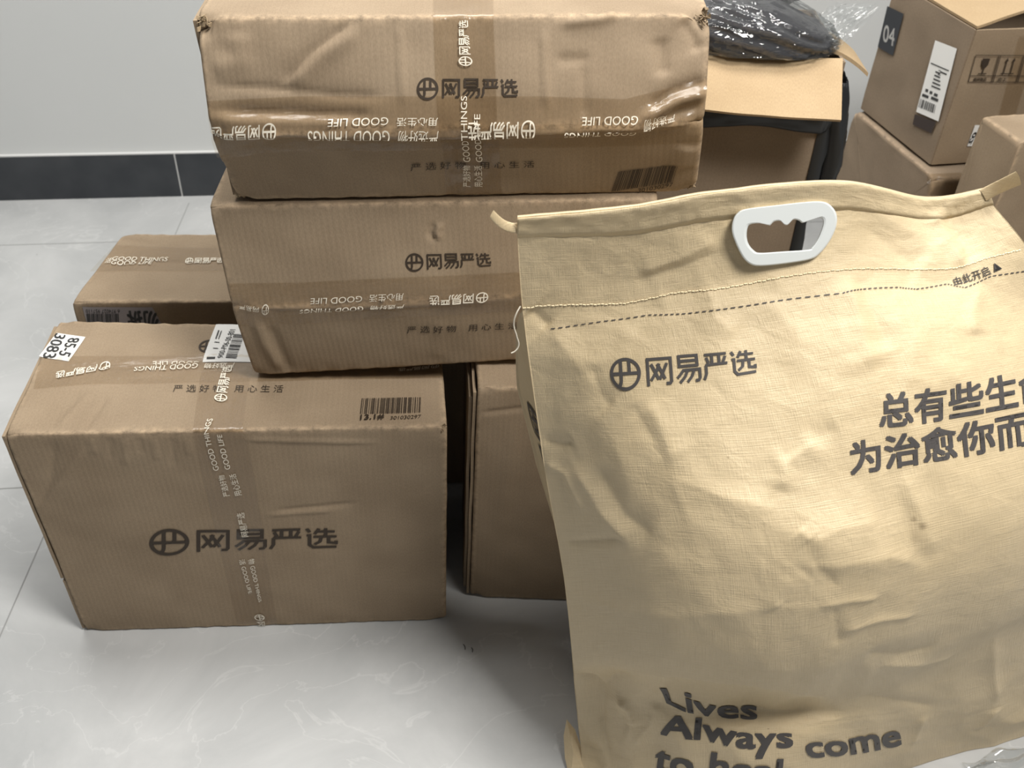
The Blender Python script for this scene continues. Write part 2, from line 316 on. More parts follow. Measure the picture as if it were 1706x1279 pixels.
# ------------------------------------------------------------------ surfaces
def smoothstep(x): x = np.clip(x, 0, 1); return x * x * (3 - 2 * x)
class Surf:
    us = (0.0, 1.0); vs = (0.0, 1.0)
    def __init__(s): s.folds = []
    def base(s, u, v): raise NotImplementedError
    def normal(s, u, v, f=None, e=2e-3):
        f = f or s.base
        ev = e * (s.vs[1] - s.vs[0])
        a = f(u + e, v) - f(u - e, v); b = f(u, v + ev) - f(u, v - ev)
        n = np.cross(a, b); l = np.linalg.norm(n, axis=-1, keepdims=True); l[l < 1e-12] = 1
        return n / l * s.sign
    def fold_disp(s, P):
        d = np.zeros(P.shape[:-1])
        for pts, amp, wd, kind in s.folds:
            best = np.full(P.shape[:-1], 1e9); tt = np.zeros_like(best); sg = np.zeros_like(best)
            n = len(pts) - 1
            for i in range(n):
                a, b = pts[i], pts[i + 1]; ab = b - a; L2 = ab @ ab
                t = np.clip(((P - a) @ ab) / L2, 0, 1); q = P - a - t[..., None] * ab
                dist = np.linalg.norm(q, axis=-1)
                side = np.sign(q @ s.side_vec(ab))
                k = dist < best
                best = np.where(k, dist, best); tt = np.where(k, (i + t) / n, tt); sg = np.where(k, side, sg)
            tap = smoothstep(tt * 5) * smoothstep((1 - tt) * 5) * 0.9 + 0.1 if kind != 'dot' else 1
            if kind in ('ridge', 'dot'): d += amp * np.exp(-(best / wd) ** 2) * tap
            elif kind == 'crease': d += amp * np.exp(-(np.sqrt(best ** 2 + (0.16 * wd) ** 2)) / wd) * tap
            elif kind == 'sharp': d += amp * np.exp(-best / wd) * tap
            elif kind == 'step': d += amp * np.where(sg > 0, np.exp(-(best / wd) ** 2), -0.35 * np.exp(-(best / (wd * .8)) ** 2)) * tap * smoothstep(best / (wd * 0.18) + 0.2)
        return d
    def side_vec(s, ab):
        n = s.mean_n; v = np.cross(n, ab); return v / (np.linalg.norm(v) + 1e-9)
    def disp(s, u, v, P): return 0
    def eval(s, u, v, off=0.0):
        u = np.asarray(u, float); v = np.asarray(v, float)
        P = s.base(u, v); n = s.normal(u, v)
        d = s.disp(u, v, P) + s.fold_disp(P)
        P = P + n * np.asarray(d)[..., None]
        return P + n * off if off else P
    def prep(s):
        U, V = np.meshgrid(np.linspace(*s.us, 140), np.linspace(*s.vs, 200), indexing='ij')
        P = s.base(U, V); s._tab = (U, V, proj(P)); n = s.normal(U, V)
        s._face = (n * (CAMP - P)).sum(-1) > 0
    def uv(s, px, py):
        U, V, Q = s._tab
        d = (Q[..., 0] - px) ** 2 + (Q[..., 1] - py) ** 2 + np.where(s._face, 0, 1e9)
        i = np.unravel_index(np.argmin(d), d.shape); x = np.array([U[i], V[i]]); dv = s.vs[1] - s.vs[0]
        f = lambda x: proj(s.base(x[0:1], x[1:2]))[0] - np.array([px, py])
        best = (f(x) @ f(x), x.copy())
        for _ in range(12):
            r = f(x); J = np.stack([(f(x + [1e-4, 0]) - r) / 1e-4, (f(x + [0, 1e-4 * dv]) - r) / (1e-4 * dv)], 1)
            try: st = np.linalg.solve(J, r)
            except Exception: break
            st = np.clip(st, [-0.05, -0.05 * dv], [0.05, 0.05 * dv]); x = x - st
            x[0] = np.clip(x[0], s.us[0] - .02, s.us[1] + .02)
            e = f(x) @ f(x)
            if e < best[0]: best = (e, x.copy())
        return best[1]
    def fold(s, pxs, amp, wd, kind='ridge'):
        uv = [s.uv(*p) for p in pxs]; pts = [s.base(np.array([a]), np.array([b]))[0] for a, b in uv]
        if len(pts) == 1: pts = [pts[0], pts[0] + np.array([1e-4, 0, 0])]
        s.pending.append((pts, amp, wd, kind))
    def commit(s): s.folds += s.pending; s.pending = []
    pending = []

def resample(p, n):
    p = np.array(p, float); t = np.linspace(0, len(p) - 1, n); i = np.clip(t.astype(int), 0, len(p) - 2); f = (t - i)[:, None]
    return p[i] * (1 - f) + p[i + 1] * f
def interp_poly(p, a):
    p = np.array(p, float); t = np.clip(a, -0.2, 1.2) * (len(p) - 1); i = np.clip(np.floor(t).astype(int), 0, len(p) - 2); f = (t - i)[..., None]
    return p[i] * (1 - f) + p[i + 1] * f

class Box(Surf):
    """a carton as a loft between a left and a right cross-section (front-bottom, [seam], front-top, back-top, back-bottom)"""
    def __init__(s, Lk, Rk, rad=0.004, amp=0.0010, seed=1, crush=0.004):
        super().__init__(); s.L = np.array(Lk); s.R = np.array(Rk); s.K = len(Lk); s.rad = rad; s.amp = amp; s.seed = seed; s.crush = crush
        s.vs = (0.0, s.K - 1.0001); s.sign = 1.0; s.pending = []
        s.W = np.linalg.norm(s.R[0] - s.L[0]); s.seg = [np.linalg.norm(s.L[(i + 1) % s.K] - s.L[i]) for i in range(s.K)]
        s.cum = np.concatenate([[0], np.cumsum(s.seg)])
        c = (s.L.mean(0) + s.R.mean(0)) / 2
        m = s.base(np.array([0.5]), np.array([0.5]))[0]
        nn = s.normal(np.array([0.5]), np.array([0.5]))[0]
        if nn @ (m - c) < 0: s.sign = -1.0
        s.mean_n = (m - c) / np.linalg.norm(m - c)
        s.prep()
    def _pt(s, keys, v):
        K = s.K; v = np.mod(v, K); i = np.floor(v).astype(int) % K; f = (v - np.floor(v))[..., None]
        return keys[i] * (1 - f) + keys[(i + 1) % K] * f
    def _round(s, keys, v):
        K = s.K; v = np.mod(v, K); j = np.round(v).astype(int); dv = v - j
        lp = np.array([s.seg[(k - 1) % K] for k in range(K)]); ln = np.array([s.seg[k % K] for k in range(K)])
        jj = j % K; lin = s._pt(keys, v)
        rp = s.rad / lp[jj]; rn = s.rad / ln[jj]
        t = np.where(dv < 0, 0.5 + dv / (2 * rp), 0.5 + dv / (2 * rn)); ins = (t > 0) & (t < 1); t = np.clip(t, 0, 1)[..., None]
        c = keys[jj]; a = c + (keys[(jj - 1) % K] - c) * rp[..., None]; b = c + (keys[(jj + 1) % K] - c) * rn[..., None]
        q = (1 - t) ** 2 * a + 2 * t * (1 - t) * c + t * t * b
        return np.where(ins[..., None], q, lin)
    def base(s, u, v):
        u = np.asarray(u, float)[..., None]
        return s._round(s.L, v) * (1 - u) + s._round(s.R, v) * u
    def metric(s, u, v):
        vv = np.mod(v, s.K); i = np.floor(vv).astype(int) % s.K; f = vv - np.floor(vv)
        return np.stack([u * s.W, s.cum[i] + f * np.array(s.seg)[i]], -1)
    def disp(s, u, v, P):
        m = s.metric(u, v); x, y = m[..., 0], m[..., 1]
        vv = np.mod(v, s.K); fr = vv - np.floor(vv)
        edge = np.clip(np.minimum(fr, 1 - fr) * np.array(s.seg)[np.floor(vv).astype(int) % s.K] / 0.03, 0, 1)
        d = s.amp * (2.2 * gnoise(x * 7, y * 7 + .3, s.seed) + 0.9 * gnoise(x * 22, y * 22, s.seed + 5)) * (0.25 + 0.75 * edge)
        # worn edges and soft corners
        near = (1 - edge) ** 3
        d -= near * np.abs(gnoise(x * 34, y * 3, s.seed + 9)) * 0.0035
        cu = np.clip(1 - np.minimum(u, 1 - u) * s.W / 0.022, 0, 1)
        d -= cu * near * s.crush * (1 + 1.5 * gnoise(x * 90, y * 90, s.seed + 2))
        return d
    def build(s, parent, m=None, name='carton_body', hu=0.0033):
        nu = int(s.W / hu) + 2
        uu = np.concatenate([[0.0, 0.0015 / s.W, 0.004 / s.W], np.linspace(0.008 / s.W, 1 - 0.008 / s.W, nu), [1 - 0.004 / s.W, 1 - 0.0015 / s.W, 1.0]])
        vv = []
        for k in range(s.K):
            n = max(6, int(s.seg[k] / hu)); e = min(.2, s.rad / s.seg[k])
            vv += list(k + np.concatenate([np.linspace(0, e, 4)[:-1], np.linspace(e, 1 - e, n), np.linspace(1 - e, 1, 4)[1:-1]]))
        vv = np.array(vv); U, V = np.meshgrid(uu, vv, indexing='ij')
        P = s.eval(U, V)
        for row, dd in ((0, 0.0035), (1, 0.0012), (-1, 0.0035), (-2, 0.0012)):   # rounded ends
            c = P[row].mean(0); q = P[row] - c; l = np.linalg.norm(q, axis=1, keepdims=True); P[row] = c + q * (1 - dd / l)
        nu, nv = U.shape; Vt = P.reshape(-1, 3); uvs = s.metric(U, V).reshape(-1, 2)
        F = [list(f) for f in gridfaces(nu, nv, 0, s.sign < 0)]
        for i in range(nu - 1):
            a = i * nv + nv - 1; b = i * nv; q = [a, a + nv, b + nv, b]; F.append(q[::-1] if s.sign < 0 else q)
        extra = []; ex_uv = []
        for row, rev in ((0, False), (nu - 1, True)):
            ring = [row * nv + j for j in range(nv)]; c = P[row].mean(0); prev = ring
            for fac in (0.97, 0.9, 0.75, 0.5, 0.25):
                base = len(Vt) + len(extra); q = c + (P[row] - c) * fac
                q = q + np.array([1 if rev else -1, 0, 0]) * 0.0012 * gnoise(q[:, 1] * 20, q[:, 2] * 20, s.seed + 3)[:, None] * 2
                extra += list(q); ex_uv += list(np.stack([q[:, 1], q[:, 2]], 1)); cur = [base + j for j in range(nv)]
                for j in range(nv):
                    f = [prev[j], prev[(j + 1) % nv], cur[(j + 1) % nv], cur[j]]; F.append(f[::-1] if (rev ^ (s.sign < 0)) else f)
                prev = cur
            extra.append(c); ex_uv.append(c[1:]); ci = len(Vt) + len(extra) - 1
            for j in range(nv):
                f = [prev[j], prev[(j + 1) % nv], ci]; F.append(f[::-1] if (rev ^ (s.sign < 0)) else f)
        o = make(name, np.concatenate([Vt, np.array(extra)]), F, m or M['card'], parent, np.concatenate([uvs, np.array(ex_uv)]))
        fr = V - np.floor(V); sg = np.array(s.seg)[np.floor(V).astype(int) % s.K]; de = np.minimum(np.minimum(fr, 1 - fr) * sg, np.minimum(U, 1 - U) * s.W)
        wr = np.clip(1 - de / (0.007 + 0.010 * np.abs(gnoise(uvs[:, 0].reshape(nu, nv) * 9, uvs[:, 1].reshape(nu, nv) * 9, s.seed + 40))), 0, 1) * 0.85
        at = o.data.attributes.new('wear', 'FLOAT', 'POINT'); at.data.foreach_set('value', np.concatenate([wr.ravel(), np.zeros(len(extra))]).astype(np.float32))
        return o

# ------------------------------------------------------------------ decals that follow a surface
def strokes(lines, w):
    """list of polylines -> flat mesh of round-less ribbons, 2-D"""
    V = []; F = []
    for ln in lines:
        p = np.array(ln, float); n = len(p)
        closed = n > 3 and np.allclose(p[0], p[-1])
        for k in range(n):
            if closed: a, b = p[(k - 1) % (n - 1)] if k > 0 else p[n - 2], p[k + 1] if k < n - 1 else p[1]
            else: a, b = p[max(k - 1, 0)], p[min(k + 1, n - 1)]
            t0 = p[k] - a; t1 = b - p[k]
            t0 = t0 / np.linalg.norm(t0) if np.linalg.norm(t0) > 1e-9 else t1 / np.linalg.norm(t1)
            t1 = t1 / np.linalg.norm(t1) if np.linalg.norm(t1) > 1e-9 else t0
            t = t0 + t1; t /= np.linalg.norm(t) + 1e-9; nn = np.array([-t[1], t[0]]); c = max(0.5, abs(nn @ np.array([-t0[1], t0[0]])))
            V += [p[k] + nn * w / 2 / c, p[k] - nn * w / 2 / c]
            if k: m = len(V); F.append([m - 4, m - 3, m - 1, m - 2])
    return V, F
def arc(cx, cy, r, a0, a1, n=14): return [(cx + r * math.cos(math.radians(a0 + (a1 - a0) * i / n)), cy + r * math.sin(math.radians(a0 + (a1 - a0) * i / n))) for i in range(n + 1)]
def shape_logo():
    """ring emblem and four monoline characters; height 1, width about 4.45"""
    ln = [arc(0.5, 0.5, 0.455, 0, 360, 40), [(0.06, 0.5), (0.94, 0.5)],
          [(0.36, 0.93), (0.36, 0.28), (0.33, 0.17), (0.24, 0.12)], [(0.63, 0.93), (0.63, 0.5)]]
    V, F = strokes(ln, 0.10)
    def add(ox, ls, w=0.095, sx=0.78, sy=0.86, oy=0.07):
        nonlocal V, F
        v, f = strokes([[(ox + x * sx, oy + y * sy) for x, y in l] for l in ls], w); b = len(V); V = V + v; F = F + [[i + b for i in q] for q in f]
    add(1.22, [[(0.02, 0), (0.02, 0.97), (0.98, 0.97), (0.98, 0.1), (0.93, 0.04), (0.76, 0.04)],
               [(0.16, 0.78), (0.30, 0.52), (0.46, 0.20)], [(0.50, 0.78), (0.42, 0.55), (0.14, 0.18)],
               [(0.42, 0.78), (0.56, 0.52), (0.72, 0.20)], [(0.82, 0.78), (0.70, 0.55), (0.50, 0.20)]])
    add(2.16, [[(0.12, 1), (0.88, 1), (0.88, 0.60), (0.12, 0.60), (0.12, 1)], [(0.12, 0.80), (0.88, 0.80)],
               [(0.02, 0.18), (0.14, 0.28), (0.28, 0.44), (0.98, 0.44), (0.98, 0.12), (0.92, 0.03), (0.78, 0.02)],
               [(0.46, 0.42), (0.34, 0.20), (0.12, 0.0)], [(0.74, 0.42), (0.64, 0.20), (0.44, 0.0)]])
    add(3.06, [[(0.05, 0.97), (0.97, 0.97)], [(0.08, 0.56), (1.0, 0.56)], [(0.36, 0.97), (0.36, 0.56)], [(0.66, 0.97), (0.66, 0.56)],
               [(0.12, 0.86), (0.22, 0.62)], [(0.92, 0.86), (0.82, 0.62)], [(0.10, 0.56), (0.10, 0.22), (0.0, 0.0)]])
    add(3.96, [[(0.02, 1.0), (0.12, 0.82)], [(0.02, 0.66), (0.12, 0.66), (0.12, 0.16), (0.24, 0.02), (1.0, 0.02)],
               [(0.42, 1.0), (0.28, 0.72)], [(0.34, 0.85), (0.94, 0.85)], [(0.64, 1.02), (0.64, 0.58)], [(0.24, 0.58), (1.0, 0.58)],
               [(0.50, 0.58), (0.46, 0.32), (0.28, 0.18)], [(0.74, 0.58), (0.74, 0.26), (0.98, 0.22), (0.98, 0.34)]])
    return norm(V, F)
def norm(V, F):
    V = np.array(V, float); lo = V.min(0); hi = V.max(0); return (V - lo) / (hi - lo), F, (hi - lo)[0] / (hi - lo)[1]
_fonts = {}
def shape_text(txt, bold=0.0, spacing=1.0, line=None):
    c = bpy.data.curves.new('t', 'FONT'); b_ = bold; c.body = txt; c.size = 1; c.space_character = spacing; c.resolution_u = 3
    o = bpy.data.objects.new('t', c); COL.objects.link(o)
    bpy.context.view_layer.update()
    dg = bpy.context.evaluated_depsgraph_get(); me = bpy.data.meshes.new_from_object(o.evaluated_get(dg))
    V = np.array([(v.co.x, v.co.y) for v in me.vertices]); F = [list(p.vertices) for p in me.polygons]
    bpy.data.objects.remove(o); bpy.data.meshes.remove(me); bpy.data.curves.remove(c)
    if b_:
        V0, F0 = V, F; V, F = [], []
        for dx, dy in ((-b_, -b_), (b_, -b_), (-b_, b_), (b_, b_)):
            k_ = len(V); V += list(V0 + np.array([dx, dy])); F += [[i + k_ for i in f] for f in F0]
    return norm(V, F)
def shape_rects(rs):
    V = []; F = []
    for x0, y0, x1, y1 in rs:
        b = len(V); V += [(x0, y0), (x1, y0), (x1, y1), (x0, y1)]; F.append([b, b + 1, b + 2, b + 3])
    return np.array(V, float), F, 1
def shape_barcode(n=40, seed=3, y0=0, y1=1, x0=0, x1=1):
    rnd = random.Random(seed); x = 0; rs = []; tot = []
    while len(tot) < n: tot.append((rnd.choice([1, 1, 2, 3]), rnd.choice([1, 1, 2, 3])))
    S = sum(a + b for a, b in tot); 
    for a, b in tot: rs.append((x0 + (x1 - x0) * x / S, y0, x0 + (x1 - x0) * (x + a) / S, y1)); x += a + b
    return shape_rects(rs)
LOGO = shape_logo()
def cut(V, F, nx, ny):
    bm = bmesh.new(); vs_ = [bm.verts.new((float(x), float(y), 0)) for x, y in V]
    for f in F:
        try: bm.faces.new([vs_[i] for i in f])
        except Exception: pass
    for i in range(1, nx): bmesh.ops.bisect_plane(bm, geom=bm.verts[:] + bm.edges[:] + bm.faces[:], plane_co=(i / nx, 0, 0), plane_no=(1, 0, 0), dist=1e-6)
    for i in range(1, ny): bmesh.ops.bisect_plane(bm, geom=bm.verts[:] + bm.edges[:] + bm.faces[:], plane_co=(0, i / ny, 0), plane_no=(0, 1, 0), dist=1e-6)
    bm.verts.index_update()
    V2 = np.array([v.co[:2] for v in bm.verts]); F2 = [[v.index for v in f.verts] for f in bm.faces]; bm.free()
    return V2, F2
def arc_interp(p, a, px):
    d = np.concatenate([[0], np.cumsum([math.dist(px[i], px[i + 1]) for i in range(len(px) - 1)])]); d /= d[-1]
    p = np.array(p, float); a = np.asarray(a, float)
    out = np.stack([np.interp(a, d, p[:, 0]), np.interp(a, d, p[:, 1])], -1); return out
def decal(name, surf, shape, bot, top, m, parent, off=0.0009, nx=24, ny=4):
    """bot/top: pixel polylines for the baseline and the top line of the print, in reading direction"""
    V, F = cut(shape[0], shape[1], nx, ny)
    ub = [surf.uv(*p) for p in bot]; ut = [surf.uv(*p) for p in top]
    B = arc_interp(ub, V[:, 0], bot); T = arc_interp(ut, V[:, 0], top); Q = B * (1 - V[:, 1:2]) + T * V[:, 1:2]
    P = surf.eval(Q[:, 0], Q[:, 1], off)
    o = make(name, P, F, m, parent, V * 0.1, smooth=False)
    # face outwards
    me = o.data
    if len(me.polygons):
        n = surf.normal(Q[:1, 0], Q[:1, 1])[0]; s_ = sum((np.array(p.normal) @ n) * p.area for p in me.polygons)
        if s_ < 0: me.flip_normals()
    return o
def strip(name, surf, a, b, m, parent, off=0.0007, n=90, nw=12, uvscale=1.0, wrinkle=0.0):
    """sheet (tape, label) between two pixel polylines a and b, following the surface"""
    ua = [surf.uv(*p) if len(p) == 2 else np.array(p[:2]) for p in a]; ub = [surf.uv(*p) if len(p) == 2 else np.array(p[:2]) for p in b]
    t = np.linspace(0, 1, n); A = interp_poly(ua, t); B = interp_poly(ub, t); w_ = np.linspace(0, 1, nw)[None, :, None]
    Q = A[:, None] * (1 - w_) + B[:, None] * w_
    P = surf.eval(Q[..., 0], Q[..., 1], off)
    if wrinkle:
        l = np.linalg.norm(P[-1, 0] - P[0, 0]); wn = surf.normal(Q[..., 0], Q[..., 1])
        TT, WW = np.meshgrid(t * max(l, .1), np.linspace(0, .05, nw), indexing='ij')
        P = P + wn * (np.abs(gnoise(TT * 60 + WW * 40, WW * 70, 4)) * wrinkle)[..., None]
    seg = np.concatenate([[0], np.cumsum(np.linalg.norm(P[1:, 0] - P[:-1, 0], axis=-1))]); wid = np.linalg.norm(P[n // 2, -1] - P[n // 2, 0])
    uv = np.stack(np.broadcast_arrays(seg[:, None], np.linspace(0, wid, nw)[None]), -1).reshape(-1, 2)
    o = make(name, P.reshape(-1, 3), gridfaces(n, nw), m, parent, uv)
    nrm = surf.normal(Q[:1, 0, 0], Q[:1, 0, 1])[0]
    if np.array(o.data.polygons[0].normal) @ nrm < 0: o.data.flip_normals()
    return o
CARTONS = 'taped brown cartons stacked in front of the wall'

# ================================================================== SETTING
def slab(name, bm, m, parent=None):
    o = bmobj(name, bm, m, parent)
    if parent is None: o['kind'] = 'structure'
    return o
WYAW = 0.15; WY0 = 2.32
wall_rot = Matrix.Rotation(math.atan(WYAW), 4, 'Z')
bm = bmesh.new(); boxbm(bm, -6, 6, -4, 0.0, -0.02, 0.0)
floor = slab('floor', bm, M['floor']); floor.matrix_world = Matrix.Translation((0, WY0, 0)) @ wall_rot @ Matrix.Identity(4)
bm = bmesh.new(); boxbm(bm, -4, 4, 0, 0.1, 0, 2.9)
wall = slab('wall_back', bm, M['wall']); wall.matrix_world = Matrix.Translation((0, WY0, 0)) @ wall_rot
bm = bmesh.new()
xw = -0.86
for k in range(-5, 6): boxbm(bm, xw + k * 0.8 + 0.0018, xw + (k + 1) * 0.8 - 0.0018, -0.012, -0.0005, 0, 0.115)
bb = slab('baseboard_back', bm, M['base']); bb.matrix_world = wall.matrix_world.copy()
bm = bmesh.new(); boxbm(bm, -4, 4, -0.0105, -0.0006, 0, 0.118)
j = bmobj('joint_filler', bm, M['grout_white'], bb); j.parent = bb; j.matrix_parent_inverse.identity(); 
# grout joints of the floor tiles: very thin strips laid in the floor
def groutline(p, q, wd, m=M['grout']):
    p = np.array(p); q = np.array(q); d = (q - p) / np.linalg.norm(q - p); n = np.array([-d[1], d[0]]) * wd / 2
    V = [(*(p + n), 0.0004), (*(p - n), 0.0004), (*(q - n), 0.0004), (*(q + n), 0.0004)]
    o = make('grout_joint', V, [[0, 1, 2, 3]], m, floor, smooth=False); return o
g0 = atz(315, 338, 0)[:2]; g1 = atz(3, 1053, 0)[:2]; gd = (g1 - g0) / np.linalg.norm(g1 - g0); wd_ = np.array([math.cos(math.atan(WYAW)), math.sin(math.atan(WYAW))])
for k in (-1, 0, 1, 2): groutline(g0 - gd * 0.0 + wd_ * 1.6 * k, g0 + gd * 2.6 + wd_ * 1.6 * k, 0.0022, M['grout'])
h0 = atz(90, 406, 0)[:2]
for k in (0, 1, 2):
    c = h0 + gd * 0.8 * k; groutline(c - wd_ * 2.5, c + wd_ * 3.5, 0.0022)

# ================================================================== CARTONS
def keys(pts): return [np.array(p, float) for p in pts]
# ---- A: large carton at front left
A_L = [atz(143, 1052, 0.001), aty(6, 724, 0.885), atz(97, 533, 0.405)]; A_L.append(np.array([A_L[2][0] + .01, A_L[2][1] - .01, 0.001]))
A_R = [atz(743, 1033, 0.001), aty(745, 710, 0.932), atz(732, 546, 0.405)]; A_R.append(np.array([A_R[2][0], A_R[2][1] + .01, 0.001]))
A = Box(A_L, A_R, rad=0.004, amp=0.0011, seed=11, crush=0.006)
TA = thing('cardboard_box', (-0.36, 0.98, 0), 'large taped brown carton on the floor at left, 85-5 3083 sticker on top', 'box', CARTONS)
A.fold([(90, 728), (85, 800), (65, 850)], -0.0030, 0.010, 'sharp'); A.fold([(150, 735), (95, 810), (60, 850)], 0.0025, 0.006)
A.fold([(395, 731), (500, 735), (640, 737)], 0.0016, 0.003); A.fold([(455, 852), (600, 838)], -0.0015, 0.004); A.fold([(440, 858), (560, 850)], 0.0014, 0.004)
A.fold([(85, 610), (200, 612), (340, 600), (500, 600)], -0.0032, 0.0035, 'sharp')
A.fold([(150, 655), (95, 715)], 0.0018, 0.005); A.fold([(180, 660), (140, 716)], -0.0016, 0.004); A.fold([(70, 560), (40, 640)], 0.002, 0.008)
for k in range(7): A.fold([(150 + 26 * k + (k * 7) % 9, 728), (158 + 26 * k, 758 + (k % 3) * 10)], 0.0011 * (-1) ** k, 0.0045)
A.pending = [(p, a * 1.3, w_, k_) for p, a, w_, k_ in A.pending]
A.commit(); A.build(TA)
t = strip('packing_tape', A, [(68, 594), (200, 594), (400, 590), (560, 588), (735, 586)], [(56, 648), (150, 641), (330, 638), (560, 633), (738, 629)], M['tape'], TA, wrinkle=0.0016)
decal('tape_print', A, LOGO, [(186, 603), (140, 611), (95, 621)], [(182, 616), (138, 625), (92, 633)], M['tapeink'], t, 0.0024)
decal('tape_print', A, shape_text('GOOD THINGS'), [(331, 606), (225, 611)], [(329, 615), (223, 620)], M['tapeink'], t, 0.0024)
decal('tape_print', A, shape_text('GOOD LIFE'), [(333, 600), (255, 603)], [(331, 604), (254, 608)], M['tapeink'], t, 0.0024)
decal('tape_print', A, shape_text('严选好物'), [(392, 606), (342, 607)], [(390, 615), (340, 616)], M['tapeink'], t, 0.0024)
decal('tape_print', A, LOGO, [(733, 608), (665, 614)], [(731, 614), (663, 620)], M['tapeink'], t, 0.0024)
t = strip('packing_tape', A, [(345, 600), (333, 632), (322, 718), (328, 735), (337, 790), (396, 1045)], [(425, 600), (415, 640), (404, 715), (410, 735), (422, 780), (463, 1040)], M['tape'], TA, wrinkle=0.0008, n=160)
decal('tape_print', A, LOGO, [(378, 672), (388, 612)], [(356, 670), (371, 612)], M['tapeink'], t, 0.0022)
decal('tape_print', A, shape_text('GOOD THINGS'), [(366, 780), (355, 745), (348, 718), (356, 700)], [(357, 782), (346, 746), (340, 719), (346, 700)][::1], M['tapeink'], t, 0.0022)
decal('tape_print', A, shape_text('GOOD LIFE'), [(385, 778), (375, 742), (370, 722)], [(376, 780), (366, 744), (362, 722)], M['tapeink'], t, 0.0022)
decal('tape_print', A, shape_text('严选好物'), [(384, 823), (374, 788)], [(373, 826), (364, 790)], M['tapeink'], t, 0.0022)
decal('tape_print', A, shape_text('用心生活'), [(404, 822), (393, 786)], [(392, 825), (382, 788)], M['tapeink'], t, 0.0022)
decal('tape_print', A, shape_text('网易严选'), [(415, 892), (407, 851)], [(403, 893), (394, 853)], M['tapeink'], t, 0.0022)
decal('tape_print', A, shape_text('活 GOOD LIFE'), [(398, 931), (414, 988)], [(408, 929), (421, 985)], M['tapeink'], t, 0.0022)
decal('tape_print', A, shape_text('物 GOOD THINGS'), [(413, 930), (431, 1002)], [(424, 928), (437, 999)], M['tapeink'], t, 0.0022)
ring = strokes([arc(.5, .5, .44, 0, 360, 30), [(.06, .5), (.94, .5)], [(.36, .92), (.36, .2)], [(.63, .92), (.63, .5)]], .09)
RING = norm(*ring)
decal('tape_print', A, RING, [(423, 1022), (426, 1032)], [(440, 1021), (442, 1031)], M['tapeink'], t, 0.0022, 6, 4)
decal('tape_print', A, shape_text('网'), [(428, 1034), (430, 1041)], [(441, 1033), (442, 1040)], M['tapeink'], t, 0.0022, 3, 3)
decal('printed_logo', A, LOGO, [(249, 927), (400, 918), (563, 912)], [(249, 880), (400, 880), (563, 877)], M['ink'], TA)
decal('printed_logo', A, LOGO, [(329, 588), (490, 584)], [(333, 567), (494, 563)], M['ink'], TA, 0.0010)
decal('printed_slogan', A, shape_text('严 选 好 物    用 心 生 活'), [(288, 654), (471, 654)], [(290, 642), (473, 642)], M['ink'], TA, 0.0011)
decal('printed_barcode', A, shape_barcode(38, 5), [(600, 690), (701, 688)], [(603, 664), (702, 662)], M['ink'], TA, 0.0013, 8, 2)
decal('printed_barcode', A, shape_text('13.1#', 0.02), [(600, 702), (640, 700)], [(601, 692), (641, 690)], M['ink'], TA, 0.0022)
decal('printed_barcode', A, shape_text('301030297'), [(650, 700), (701, 698)], [(651, 694), (702, 692)], M['ink'], TA, 0.0013)
s1 = strip('number_sticker', A, [(95, 556), (143, 563)], [(66, 595), (115, 603)], M['label'], TA, 0.0009, 10, 10)
decal('sticker_print', A, shape_text('3083', 0.01), [(94, 557), (70, 597)], [(111, 560), (92, 598)], M['greyink'], s1, 0.0018)
decal('sticker_print', A, shape_text('85-5', 0.01), [(116, 565), (97, 592)], [(135, 565), (116, 597)], M['greyink'], s1, 0.0018)
s1 = strip('shipping_label', A, [(360, 541), (402, 541)], [(337, 601), (418, 603)], M['label'], TA, 0.0012, 10, 10)
decal('label_print', A, shape_text('900-P06-00-801'), [(371, 597), (393, 550)], [(362, 597), (383, 550)], M['greyink'], s1, 0.0020)
decal('label_print', A, shape_barcode(24, 9), [(394, 598), (408, 558)], [(376, 597), (390, 557)], M['greyink'], s1, 0.0020, 6, 2)
decal('label_print', A, shape_rects([(0, 0, .05, 1), (.3, 0, .32, .6), (.5, .1, .52, .7), (.62, .3, .9, .4), (.62, .6, .9, .75)]), [(358, 598), (376, 548)], [(344, 598), (362, 546)], M['greyink'], s1, 0.0020, 3, 3)
# the layered end flaps along the left side
def endflap(T_, surf, side, y0, y1, z0, z1, th=0.004, gap=0.0015, seed=2, dz=0.0):
    """a separate end flap lying on one end of a carton, slightly proud of it"""
    u = 0.0 if side < 0 else 1.0
    def P(fy, fz):
        keys_ = surf.L if side < 0 else surf.R; fb, ft = keys_[0], keys_[surf.K - 3]; bt, bb_ = keys_[surf.K - 2], keys_[surf.K - 1]
        lo = fb * (1 - fy) + bb_ * fy; hi = ft * (1 - fy) + bt * fy
        return lo * (1 - fz) + hi * fz + np.array([side * (gap + th / 2), 0, 0])
    return panel('end_flap', [P(y0, z0), P(y1, z0), P(y1, z1), P(y0, z1)], th, M['card'], T_, 16, 16, 0.0008, seed)
endflap(TA, A, -1, 0.012, 0.97, 0.30, 0.985, seed=4); endflap(TA, A, -1, 0.012, 0.97, 0.012, 0.285, seed=6, gap=0.0005)

